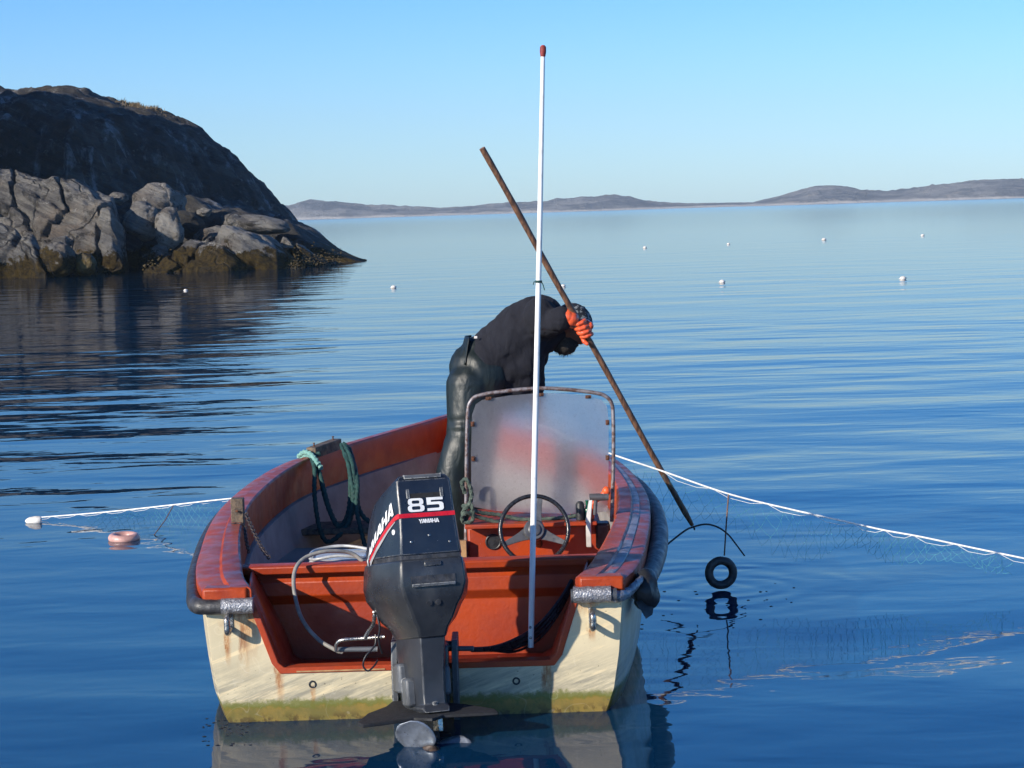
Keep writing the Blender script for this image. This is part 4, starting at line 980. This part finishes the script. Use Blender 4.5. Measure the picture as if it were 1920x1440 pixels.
b = MB()
b.box(Vector((-.11, -.02, -.10)), Vector((-.06, .10, .02))); b.box(Vector((-.10, -.09, -.155)), Vector((-.055, .0, -.04))); b.box(Vector((.06, -.05, -.12)), Vector((.10, .08, .0))); b.xf(MM)
link('mount_housing', b, M['bracket'], motor, bevel=.012)
b = MB(); b.tube([at(628, 1218, Y0 - .03), at(708, 1217, Y0 - .05)], .011, 12); link('steering_tube', b, M['bracket'], motor)
b = MB(); b.tube([at(838, 1216, Y0 - .05), at(888, 1216, Y0 - .04)], .011, 12); link('steering_tube', b, M['bracket'], motor)
b = MB(); b.tube(smooth_pts([at(630, 1219, Y0 - .06), at(631, 1208, Y0 - .07), at(642, 1200, Y0 - .08), at(680, 1197, Y0 - .09), at(722, 1194, Y0 - .12)], 6), .0075, 10)
b.tube(smooth_pts([at(684, 1196, Y0 - .1), at(690, 1185, Y0 - .11), at(700, 1170, Y0 - .14), at(702, 1155, Y0 - .16)], 5), .008, 10); link('steering_arm', b, M['steel'], motor)
b = MB(); b.tube(smooth_pts([at(704, 1190, Y0 - .14), at(703, 1210, Y0 - .16), at(686, 1230, Y0 - .18), at(681, 1248, Y0 - .18), at(690, 1258, Y0 - .18), at(702, 1248, Y0 - .17), at(708, 1238, Y0 - .15)], 6), .004, 8)
b.tube(smooth_pts([at(706, 1150, Y0 - .16), at(712, 1175, Y0 - .17), at(710, 1200, Y0 - .16), at(716, 1225, Y0 - .14)], 6), .0045, 8); link('wiring', b, M['black_hose'], motor)
b = MB(); b.lathe(at(702, 1153, Y0 - .16), (0, -.3, 1), [(-.012, .007), (0, .009), (.006, .006), (.014, .009), (.02, .005)], 12); link('hose_fitting', b, M['steel'], motor)

# ================================================================== THINGS IN THE BOAT
# cleat block on the left gunwale with the coil of green rope
c0 = at(583, 845, Y0 + 3.30); c1 = at(632, 832, Y0 + 3.62)
b = MB(); c0 = Vector((c0.x, c0.y, hg(3.3) + .012)); c1 = Vector((c1.x, c1.y, hg(3.6) + .012)); d = (c1 - c0).normalized(); s_ = Vector((d.y, -d.x, 0)) * .03
b.add([c0 - s_, c0 + s_, c1 + s_, c1 - s_] + [p + Vector((0, 0, .062)) for p in (c0 - s_, c0 + s_, c1 + s_, c1 - s_)], [(3, 2, 1, 0), (4, 5, 6, 7), (0, 1, 5, 4), (1, 2, 6, 5), (2, 3, 7, 6), (3, 0, 4, 7)])
link('mooring_block', b, M['wet_wood'], boat, bevel=.004)
for p in (c0.lerp(c1, .12), c0.lerp(c1, .85)):
    b = MB(); b.lathe(p + Vector((0, 0, .05)), (0, 0, 1), [(0, .004), (.028, .004), (.029, .007), (.033, .006)], 8); link('nail', b, M['rust'], boat)
b = MB()
Yr = lambda k: Y0 + 2.95 + k
def rl(pts, r=.0125): 
    q = smooth_pts([at(px, py, Yr(dy)) for px, py, dy in pts], 14); b.tube(q, r, 9, 3, 2 * math.pi / .03)
rl([(650, 836, .50), (655, 880, .25), (662, 930, .15), (655, 975, .1), (635, 1005, .05), (612, 1015, .05), (598, 985, .05), (590, 930, .1), (590, 880, .2), (586, 858, .32), (600, 850, .34)])
rl([(645, 832, .52), (661, 870, .28), (664, 930, .15), (658, 970, .12), (645, 992, .1), (628, 980, .08), (610, 935, .12), (600, 890, .2), (592, 862, .32)])
rl([(640, 834, .52), (655, 880, .25), (656, 940, .18), (648, 975, .12), (634, 985, .1), (618, 955, .1), (604, 905, .15), (594, 865, .3)])
rl([(648, 834, .5), (668, 900, .2), (672, 950, .15), (690, 976, .1), (720, 980, .1), (760, 978, .1), (830, 975, .1)])
rl([(655, 840, .48), (670, 900, .2), (668, 950, .12), (676, 990, .05), (686, 1030, 0)])
rope = single('rope_coil', b, M['green_rope'], 'hanging coil of dark green rope over the left gunwale beside the wooden block', 'rope', B(-.75, 3.3, .3), ang=50)
b = MB()
q = [at(px, py, Y0 + dy) for px, py, dy in ((560, 856, 3.38), (570, 848, 3.33), (582, 851, 3.27), (592, 862, 3.2), (598, 872, 3.16))]; b.tube(smooth_pts(q, 10), .014, 9, 3, 2 * math.pi / .035)
q = [v + Vector((.012, 0, -.018)) for v in q]; b.tube(smooth_pts(q, 10), .013, 9, 3, 2 * math.pi / .035)
b.v = [v - ORIG[boat.name] * 0 for v in b.v]
o_ = link('pale_loop', b, M['pale_rope'], None, ang=50, label='sun bleached pale green turn of rope'); lo = rope.location
o_.parent = rope; o_.location = -lo
# wooden post with chain on the left gunwale
pb = at(447, 985, Y0 + 1.45); zt = .62
b = MB(); b.box((pb.x - .03, pb.y - .03, .56), (pb.x + .03, pb.y + .035, at(447, 934, pb.y).z)); post = link('mooring_post', b, M['wet_wood'], boat, bevel=.004)
b = MB(); b.lathe((pb.x, pb.y - .032, .70), (0, -1, .3), [(0, .004), (.012, .004), (.013, .007), (.016, .006)], 8); link('post_nail', b, M['rust'], post)
def chain(pts, r=.010, w_=.0032):
    q = smooth_pts(pts, 10); L = [0]
    for i in range(1, len(q)): L.append(L[-1] + (q[i] - q[i - 1]).length)
    b = MB(); step = r * 2.3; k = 0
    n_ = int(L[-1] / step)
    for j in range(n_):
        s_ = j * step; i = max(1, next((ii for ii, l in enumerate(L) if l >= s_), len(q) - 1)); p = q[i - 1].lerp(q[i], 0 if L[i] == L[i - 1] else (s_ - L[i - 1]) / (L[i] - L[i - 1])); d = (q[i] - q[i - 1]).normalized()
        u = d.orthogonal().normalized(); v = d.cross(u)
        if j % 2: u, v = v, -u
        b.tube([p + d * (math.cos(a) * r * 1.55) + u * (math.sin(a) * r * .85) for a in [2 * math.pi * t / 12 for t in range(12)]], w_, 6, closed=True)
    return b
ch = chain([at(462, 965, Y0 + 1.4), at(470, 985, Y0 + 1.3), at(482, 1010, Y0 + 1.15), at(495, 1033, Y0 + 1.0), at(510, 1052, Y0 + .9)])
c2 = chain([at(432, 985, Y0 + 1.40), at(440, 983, Y0 + 1.38), at(452, 984, Y0 + 1.38), at(460, 988, Y0 + 1.38)], .009)
ch.add(c2.v, c2.f); c2 = chain([at(459, 990, Y0 + 1.35), at(462, 1015, Y0 + 1.2), at(468, 1040, Y0 + 1.05)]); ch.add(c2.v, c2.f)
single('chain', ch, M['chain'], 'dark iron chain looped round the wooden post on the left gunwale', 'chain', at(468, 1040, Y0 + 1.05))
# clutter on the console
b = MB(); q = [at(px, py, Y0 + dy) for px, py, dy in ((872, 925, 1.3), (866, 905, 1.28), (876, 900, 1.27), (884, 925, 1.28), (880, 945, 1.27), (868, 960, 1.27), (872, 975, 1.3), (884, 958, 1.28), (905, 962, 1.3), (940, 966, 1.33), (980, 974, 1.34), (1040, 972, 1.34), (1085, 966, 1.34), (1100, 962, 1.34))]
b.tube(smooth_pts(q, 12), .0095, 9, 3, 2 * math.pi / .03)
q = [at(px, py, Y0 + dy) for px, py, dy in ((866, 950, 1.28), (884, 948, 1.27), (886, 975, 1.28), (868, 978, 1.28), (872, 962, 1.26), (905, 972, 1.3), (950, 982, 1.32), (1010, 984, 1.32), (1080, 984, 1.32))]
b.tube(smooth_pts(q, 12), .0095, 9, 3, 2 * math.pi / .03)
single('rope', b, M['old_rope'], 'weathered grey green rope knotted to the windscreen frame and lying along the console', 'rope', at(872, 980, Y0 + 1.4), ang=50)
c = at(1102, 985, Y0 + 1.32); b = MB(); b.lathe((c.x, c.y, .622), (0, 0, 1), [(0, .016), (.05, .016), (.062, .008), (.085, .007), (.088, .009), (.094, .009)], 16)
single('bottle', b, M['green_glass'], 'small green bottle on the console beside the throttle', 'bottle', (c.x, c.y, .622))
c = at(1090, 985, Y0 + 1.31); b = MB(); b.lathe((c.x - .004, c.y, .622), (0, 0, 1), [(0, .017), (.002, .02), (.075, .021), (.085, .017), (.09, .012)], 16)
single('canister', b, M['black_plastic'], 'short black canister left of the green bottle on the console', 'canister', (c.x, c.y, .622))
b = MB(); p = at(1106, 950, Y0 + 1.34); q = at(1137, 921, Y0 + 1.335); b.tube([p, p.lerp(q, .5), q], [.011, .012, .014], 12); b.ball(q, .02, 12, 8, (1, 1, 1.2))
b.box(Vector((p.x - .02, p.y - .01, .622)), Vector((p.x + .02, p.y + .008, p.z + .01)))
single('hand_pump', b, M['orange_plastic'], 'bright orange plastic handle sticking up behind the throttle grip', 'handle', Vector((p.x, p.y, .622)), bevel=.003)

# ================================================================== PERSON
YP = Y0 + 3.03
def P(px, py, dy=0.0): return at(px, py, YP + dy)
pelv = P(890, 705)
person = thing('person', 'person in dark jumper and oilskin trousers bending over, orange gloved hand on a pole', 'person', (P(850, 1060).x, YP, .1))
def limb(b, pts, n=14):                  # tapered chain with rounded joints, merged by the voxel remesh
    pts = [(Vector(p), r) for p, r in pts]
    for (p, r1), (q, r2) in zip(pts, pts[1:]):
        b.tube([p, p.lerp(q, .33), p.lerp(q, .66), q], [r1, r1 + (r2 - r1) * .33, r1 + (r2 - r1) * .66, r2], n)
    for p, r in pts: b.ball(p, r, n, 9)
    return b
hipL, hipR = P(884, 712, -.09), P(900, 715, .10)
feet = [P(838, 1050, -.10), P(880, 1052, .12)]
for f in feet: f.z = .15
kn = [P(857, 885, -.11), P(893, 885, .10)]
# continuous body (mostly under the clothes): torso, legs, arms, neck, head with face
head_c = P(1071, 612, .05)
crown = (P(1098, 588, .05) - P(1048, 640, .05)).normalized(); face = Vector((crown.z, -.10, -crown.x)).normalized(); face = (face - crown * face.dot(crown)).normalized(); sidev = crown.cross(face)
b = MB()
limb(b, [(pelv, .10), (P(920, 670), .10), (P(972, 628), .11), (P(1012, 600), .09), (P(1035, 605, .03), .058), (head_c, .07)])
limb(b, [(hipL, .06), (kn[0], .045), (feet[0] + Vector((0, 0, .05)), .04), (feet[0] + Vector((.16, 0, -.0)), .035)])
limb(b, [(hipR, .06), (kn[1], .045), (feet[1] + Vector((0, 0, .05)), .04), (feet[1] + Vector((.16, 0, -.0)), .035)])
shR, elR, wrR = P(1012, 592, -.14), P(1036, 604, -.16), P(1064, 594, -.27)
shL, elL, wrL = P(1010, 600, .16), P(1003, 672, .22), P(1003, 745, .25)
limb(b, [(P(1005, 605), .09), (shR, .06), (elR, .045), (wrR, .03), (P(1080, 606, -.24), .032)])
limb(b, [(P(1005, 605), .09), (shL, .06), (elL, .045), (wrL, .03), (P(1006, 765, .27), .03)])
fm = Matrix((sidev, face, crown)).transposed().to_4x4()
b.ball(head_c, .095, 20, 14, (.8, .98, 1.18), fm)
b.ball(head_c + face * .03 - crown * .07, .062, 16, 10, (.85, .95, .9), fm)
b.ball(head_c + face * .098 - crown * .018, .017, 10, 8, (.8, 1.1, 1.6), fm)       # nose
for s_ in (-1, 1):
    b.ball(head_c + sidev * s_ * .079 - face * .005 - crown * .012, .022, 10, 8, (.4, .8, 1.2), fm)   # ear
    b.ball(head_c + face * .082 + sidev * s_ * .03 + crown * .028, .018, 10, 8, (1.2, .6, .5), fm)    # brow
b.ball(head_c + face * .088 - crown * .055, .017, 10, 8, (1.4, .6, .5), fm)        # lips
body = remesh('body', b, .0085, M['skin'], person, 3)
for s_ in (-1, 1):
    b = MB(); b.ball(head_c + face * .083 + sidev * s_ * .031 + crown * .012, .011, 12, 8); link('eye', b, M['black_plastic'], person)

# hair and beard
b = MB(); rnd = random.Random(4)
b.ball(head_c - face * .018 + crown * .005, .101, 18, 12, (.84, .95, 1.1), fm)
b.ball(head_c + face * .045 - crown * .085, .066, 14, 9, (1.15, .9, 1), fm); b.ball(head_c - face * .05 - crown * .06, .06, 14, 9, (1, .8, 1), fm)
b.ball(P(1046, 640, .05), .052, 12, 8); b.ball(P(1030, 640, .06), .06, 12, 8)
displace(b, lambda q: Vector((noise.noise(q * 40), noise.noise(q * 40 + Vector((9, 0, 0))), noise.noise(q * 40 + Vector((0, 9, 0))))) * .024)
for _ in range(900):
    d = Vector((rnd.gauss(0, 1), rnd.gauss(0, 1), rnd.gauss(0, 1))).normalized(); p = head_c + face * .045 - crown * .085 + d * .045
    if d.dot(face) < -.3: continue
    q = p + (d * .6 - crown * .7 + Vector((0, 0, -.6))).normalized() * rnd.uniform(.015, .05); s_ = d.orthogonal().normalized() * .002
    b.add([p - s_, p + s_, q], [(0, 1, 2)])
link('hair', b, M['hair'], person, ang=180)
# cap
b = MB(); secs = []
for i in range(9):
    f = i / 8; th = f * math.pi * .5; rr_ = math.cos(th) if i < 8 else .03; 
    secs.append([head_c + crown * (.028 + .10 * math.sin(th)) - face * .008 + (sidev * math.cos(a) * .094 + face * math.sin(a) * .112) * rr_ for a in [2 * math.pi * k / 28 for k in range(28)]])
b.loft(secs); capo = link('cap', b, M['cap'], person, ang=60)
b = MB(); vs = []
for i in range(6):
    for j in range(13):
        a = math.pi * (.18 + .64 * j / 12); r_ = 1 + .62 * i / 5 * math.sin((j / 12) * math.pi) ** .6
        vs.append(head_c + crown * (.032 - .018 * (i / 5) ** 2) - face * .008 + (sidev * math.cos(a) * .094 * (1 + .1 * i / 5) + face * math.sin(a) * .112 * r_))
b.add(vs, [(i * 13 + j, i * 13 + j + 1, (i + 1) * 13 + j + 1, (i + 1) * 13 + j) for i in range(5) for j in range(12)])
bo = link('cap_brim', b, M['jumper'], capo); q_ = bo.modifiers.new('s', 'SOLIDIFY'); q_.thickness = .004
# jumper
def wrinkle(amp, s_=9):
    def f(p):
        a = noise.fractal(Vector((p.x * s_ + p.z * s_ * .7, p.y * s_, (p.z - p.x) * s_ * .35)), 1, 2, 3)
        return amp * a - amp * .6 * max(0, .12 - abs(noise.noise(Vector((p.x * 6, p.y * 6, p.z * 9))))) * 6
    return f
b = MB()
limb(b, [(P(905, 692), .145), (P(927, 664), .146), (P(962, 634), .15), (P(994, 606), .148), (P(1016, 596), .125), (P(1030, 604, .03), .085)], 20)
limb(b, [(P(950, 690), .12), (P(985, 675), .115), (P(985, 640), .13), (P(1005, 620), .11)], 18)
limb(b, [(P(960, 740, .05), .10), (P(975, 705, .03), .115)], 16)
limb(b, [(P(1005, 640, .02), .10), (P(1028, 628, .04), .085), (P(1046, 618, .04), .075)], 16)
limb(b, [(P(1008, 605, -.02), .12), (shR, .098), (P(1028, 604, -.16), .086), (P(1042, 602, -.195), .075), (P(1053, 597, -.25), .066)], 18)
limb(b, [(P(1008, 610, .03), .115), (shL, .09), (elL, .07), (P(1003, 735, .25), .05)], 18)
remesh('jumper', b, .0105, M['jumper'], person, 5, wrinkle(.012))
# oilskin trousers
b = MB()
limb(b, [(P(905, 698), .165), (P(896, 722), .166), (P(896, 755), .15)], 22)
limb(b, [(P(880, 722, -.07), .125), (P(874, 790, -.1), .108), (P(864, 845, -.11), .105), (P(853, 890, -.11), .105), (P(845, 975, -.11), .10), (feet[0] + Vector((.0, 0, .1)), .10), (feet[0], .065)], 20)
limb(b, [(P(905, 725, .08), .125), (P(902, 800, .09), .108), (kn[1], .09), (P(884, 975, .11), .082), (feet[1] + Vector((0, 0, .1)), .08), (feet[1], .065)], 20)
limb(b, [(P(896, 663, .0), .10), (P(888, 690), .138)], 20)
def trw(p):
    fold = noise.fractal(Vector((p.x * 14, p.y * 8, p.z * 3.2)), 1, 2, 3)
    ring = noise.noise(Vector((p.x * 3, p.y * 3, p.z * 16)))
    knee = math.exp(-((p.z - at(840, 800, YP).z) / .06) ** 2)
    cr = noise.fractal(Vector((p.x * 8 + p.z * 2.2, p.y * 7, p.z * 1.3 - p.x)), 1, 2, 2)
    return .004 * fold + .009 * cr + .022 * knee * noise.noise(Vector((p.x * 7, p.y * 7, p.z * 22)))
tro = remesh('oilskin_trousers', b, .0105, M['oilskin'], person, 5, trw)
# high back bib with brace buckle
b = MB(); secs = []
for f in range(9):
    k = f / 8; c = P(880 - 8 * k + 14 * (1 - k), 680 - 50 * k); wv = .14 * (1 - .45 * k)
    secs.append([c + Vector((-.105 * (1 - k) - .005 * math.sin(a * 3) + .03 * math.cos(a) ** 2 * -1 * 0 + .045 * (math.sin(a) ** 2) * (1 - k * .4), wv * math.sin(a), 0)) for a in [-math.pi / 2 + math.pi * j / 12 for j in range(13)]])
b.loft(secs, close=False); bo = link('bib', b, M['oilskin'], tro, ang=60); q_ = bo.modifiers.new('s', 'SOLIDIFY'); q_.thickness = .006
b = MB(); b.box(P(889, 635, -.10), P(895, 630, -.092)); link('buckle', b, M['float_white'], tro, bevel=.002)
for i, f in enumerate(feet):
    b = MB(); limb(b, [(f + Vector((-.03, 0, .16)), .062), (f + Vector((-.02, 0, .02)), .058), (f + Vector((.07, 0, -.0)), .05), (f + Vector((.17, 0, -.01)), .045)])
    b.v = [Vector((q.x, q.y, max(.103, q.z))) for q in b.v]; link('boot', b, M['black_rubber'], person, ang=60)
# wooden pole and hook
pt = [at(904, 278, Y0 + 2.50), None, at(1298, 986, Y0 + 3.15)]
pdir = (pt[2] - pt[0]).normalized()
b = MB(); NP = 28
pts = [pt[0].lerp(pt[2], i / NP) + Vector((0, 0, .004 * math.sin(i * .5))) for i in range(NP + 1)]
b.tube(pts, [.0165 + .0008 * math.sin(i * 1.7) if i < NP else .011 for i in range(NP + 1)], 14)
pole = single('boat_hook', b, M['pole_wood'], 'long brown wooden pole with a bent rod at its end, held by the man', 'boat hook', pt[2])
b = MB(); q = [at(px, py, Y0 + dy) for px, py, dy in ((1236, 1034, 3.0), (1262, 1012, 3.04), (1286, 994, 3.1), (1303, 987, 3.15), (1325, 983, 3.15), (1347, 989, 3.13), (1366, 1003, 3.1), (1381, 1022, 3.05), (1396, 1042, 3.0))]
b.tube(smooth_pts(q, 6), [.0058 - .00003 * i for i in range(49)], 8)
b.torus(pt[2] + Vector((.01, 0, -.012)), (1, .1, .2), .010, .004, 12, 6)
rod = link('bent_rod', b, M['black_rubber']); rod.parent = pole; rod.location = -pole.location
# gloved right hand closed round the pole
def on_pole(px_y):                       # point of the pole axis at a picture height
    best = min((pt[0].lerp(pt[2], i / 2000) for i in range(2001)), key=lambda q: abs((720 - F_PX * ((q - Vector((0, 0, CAM_H))).dot(_U)) / ((q - Vector((0, 0, CAM_H))).dot(_F))) - px_y)); return best
gp_ = on_pole(612)
ax = pdir; toC = Vector((0, -1, 0)); toC = (toC - ax * toC.dot(ax)).normalized(); rt = ax.cross(toC); rt = rt if rt.x > 0 else -rt   # rt: right/up side of the pole
b = MB()
palm = gp_ + rt * .030 - toC * .004
limb(b, [(wrR - Vector((.006, -.02, 0)), .046), (wrR + Vector((.022, .01, -.012)), .040)], 14)            # cuff
limb(b, [(wrR, .034), (gp_ - rt * .03 - ax * .03 - toC * .02, .030), (gp_ - toC * .038 - ax * .005, .028), (gp_ + rt * .028 - toC * .030 + ax * .012, .028), (gp_ + rt * .040 + ax * .02, .024)], 14)
fl = [(-.044, .0130, 1.0), (-.015, .0140, 1.08), (.014, .0138, 1.0), (.041, .0122, .82)]
for off, r_, ln in fl:                   # four fingers come round the near side from the right knuckles
    c = gp_ + ax * (off + .022)
    ptsf = []
    for k, a in enumerate((20, 62, 105, 150, 190)):
        aa = R(a * (ln if a > 60 else 1)); rad = .0165 + r_ + .002
        ptsf.append((c + rt * math.cos(aa) * rad + toC * math.sin(aa) * rad + ax * (-.004 * k), r_ * (1.05 - .06 * k)))
    limb(b, ptsf, 12)
limb(b, [(gp_ + rt * .02 - toC * .03 + ax * .03, .017), (gp_ - rt * .022 - toC * .01 + ax * .058, .014), (gp_ - rt * .026 + toC * .018 + ax * .078, .0125), (gp_ - rt * .018 + toC * .03 + ax * .094, .0105)], 12)   # thumb
remesh('glove', b, .0032, M['glove'], person, 2)
b = MB(); limb(b, [(wrL, .04), (P(1006, 765, .27), .034)])
for k in range(4): limb(b, [(P(1000 + 5 * k, 768, .25 + .01 * k), .012), (P(1002 + 5 * k, 780, .24), .011), (P(1006 + 5 * k, 786, .22), .010)], 10)
limb(b, [(P(1000, 762, .23), .013), (P(1012, 775, .2), .011)], 10)
remesh('glove', b, .004, M['glove'], person, 2)

# ================================================================== FISHING NET
net = thing('fishing_net', 'white head rope with thin green netting stretched past the bow to both sides', 'fishing net', onz(1600, 1040))
left = [at(60, 974, 15.6), at(200, 960, 15.35), at(330, 946, 15.0), at(440, 934, 14.75)]
left[0] = onz(66, 976); left[0].z = .02
mid = [Vector((-.9, 14.62, .3)), Vector((-.2, 14.35, .45)), at(1000, 800, 13.6), at(1072, 824, 13.0)]
right = [at(px, py, Y0 + dy) for px, py, dy in ((1154, 854, 3.16), (1241, 883, 3.0), (1366, 926, 2.86), (1487, 956, 2.77), (1582, 977, 2.64), (1657, 994, 2.55), (1724, 1006, 2.48), (1828, 1028, 2.38), (1925, 1048, 2.28), (2100, 1085, 2.18), (2350, 1140, 2.05))]
b = MB(); b.tube(smooth_pts(left + mid + right, 10), .0048, 8); link('head_rope', b, M['white_rope'], net)
def path_at(P_, f):
    i = min(len(P_) - 2, int(f * (len(P_) - 1))); return P_[i].lerp(P_[i + 1], f * (len(P_) - 1) - i)
def netting(P_, n, rows, cell, seed, drop):
    rnd = random.Random(seed); g = []; N = n
    for j in range(rows + 1):
        row = []
        for i in range(N + 1):
            f = min(1, max(0, (i + (.5 if j % 2 else 0)) / N)); p = path_at(P_, f)
            dz = j * cell * (1 + .25 * math.sin(i * .45 + seed)) * drop(f)
            row.append(p + Vector((rnd.uniform(-1, 1) * cell * .28, .03 * j * (1 + math.sin(i * .3)), -.025 * drop(f) - dz + rnd.uniform(-1, 1) * cell * .22)))
        g.append(row)
    b = MB()
    for j in range(rows):
        for i in range(N):
            a = g[j][i]
            for k in ((i, i - 1) if j % 2 == 0 else (i, i + 1)):
                if 0 <= k <= N:
                    q = g[j + 1][k]
                    if a.z > .0 and q.z > -.05: b.tube([a, a.lerp(q, .5) + Vector((0, 0, -.004)), q], .0007, 4, cap=False)
    return b
SR = smooth_pts(right, 8); SL = smooth_pts(left, 8)
link('netting', netting(SR[4:64], 44, 4, .058, 1, lambda f: 1.15 - .75 * f), M['net_twine'], net)
link('netting', netting(SL[6:], 26, 5, .04, 2, lambda f: .35 + .9 * f), M['net_twine'], net)
def festoon(P_, n, sag, skip=()):
    b = MB()
    for i in range(n):
        if i in skip: continue
        a = path_at(P_, (i if i == 0 or i - 1 in skip else i - .08) / n); c = path_at(P_, (i + .92) / n); m1 = a.lerp(c, .3) + Vector((0, 0, -sag)); m2 = a.lerp(c, .7) + Vector((0, 0, -sag * .9))
        b.tube([a, m1, m2, c], .0013, 6)
    return b
link('hanging_line', festoon(SR[8:], 11, .026), M['white_rope'], net)
link('hanging_line', festoon(SL, 9, .016), M['white_rope'], net)
b = MB(); b.tube([at(1366, 926, Y0 + 2.86), at(1362, 980, Y0 + 2.83), at(1358, 1042, Y0 + 2.82)], .0042, 8); link('drop_cord', b, M['brown_cord'], net)
b = MB(); b.tube([at(325, 948, 15.0), at(310, 975, 14.8), onz(289, 1003)], .0035, 6); link('drop_cord', b, M['brown_cord'], net)
# rings and floats of the net
RC = at(1352, 1074, Y0 + 2.81); 
b = MB(); b.torus(RC, (.12, -1, .05), .067, .0235, 40, 14); displace(b, lambda q: Vector((0, 0, noise.noise(q * 30) * .003)))
single('ring_weight', b, M['black_rubber'], 'black rubber ring hanging from the net rope just above the water', 'ring', RC - Vector((0, 0, .09)), ang=60)
p = onz(233, 1012); b = MB(); b.torus((p.x, p.y, .014), (.02, -.05, 1), .077, .029, 40, 14)
single('ring_float', b, M['float_pink'], 'pink ring float lying on the water left of the boat', 'float', (p.x, p.y, 0), ang=60)
p = onz(62, 980); b = MB(); b.lathe((p.x - .055, p.y, .012), (1, -.05, .04), [(0, .004), (.008, .014), (.03, .026), (.07, .032), (.105, .030), (.115, .024), (.118, .008)], 20)
single('float', b, M['float_white'], 'white oval float at the left end of the net rope', 'float', (p.x, p.y, 0))

# drops and specks on the surface
rnd = random.Random(11); b = MB()
for _ in range(70):
    px = rnd.choice([rnd.uniform(1180, 1500), rnd.uniform(380, 470)]); py = rnd.uniform(1090, 1180) if px > 600 else rnd.uniform(1340, 1400)
    p = onz(px, py); b.ball((p.x, p.y, .001), rnd.uniform(.002, .005), 6, 4, (2, 1, .5))
o = link('bubbles', b, M['black_plastic'], None); tag(o, 'scattered dark specks of weed floating beside the boat', 'specks'); o['kind'] = 'stuff'

# haze between here and the far shore
b = MB(); b.box((-1500, -50, -8), (1500, 2700, 130))
t = NT('haze'); pv = t.n('ShaderNodeVolumePrincipled'); pv.inputs['Color'].default_value = (.72, .88, 1, 1); pv.inputs['Density'].default_value = .00014; pv.inputs['Anisotropy'].default_value = .0
t.lk(pv.outputs[0], t.out.inputs['Volume'])
hz = link('haze', b, t.m, smooth=False); hz['kind'] = 'stuff'; tag(hz, 'thin blue haze over the sea', 'haze')
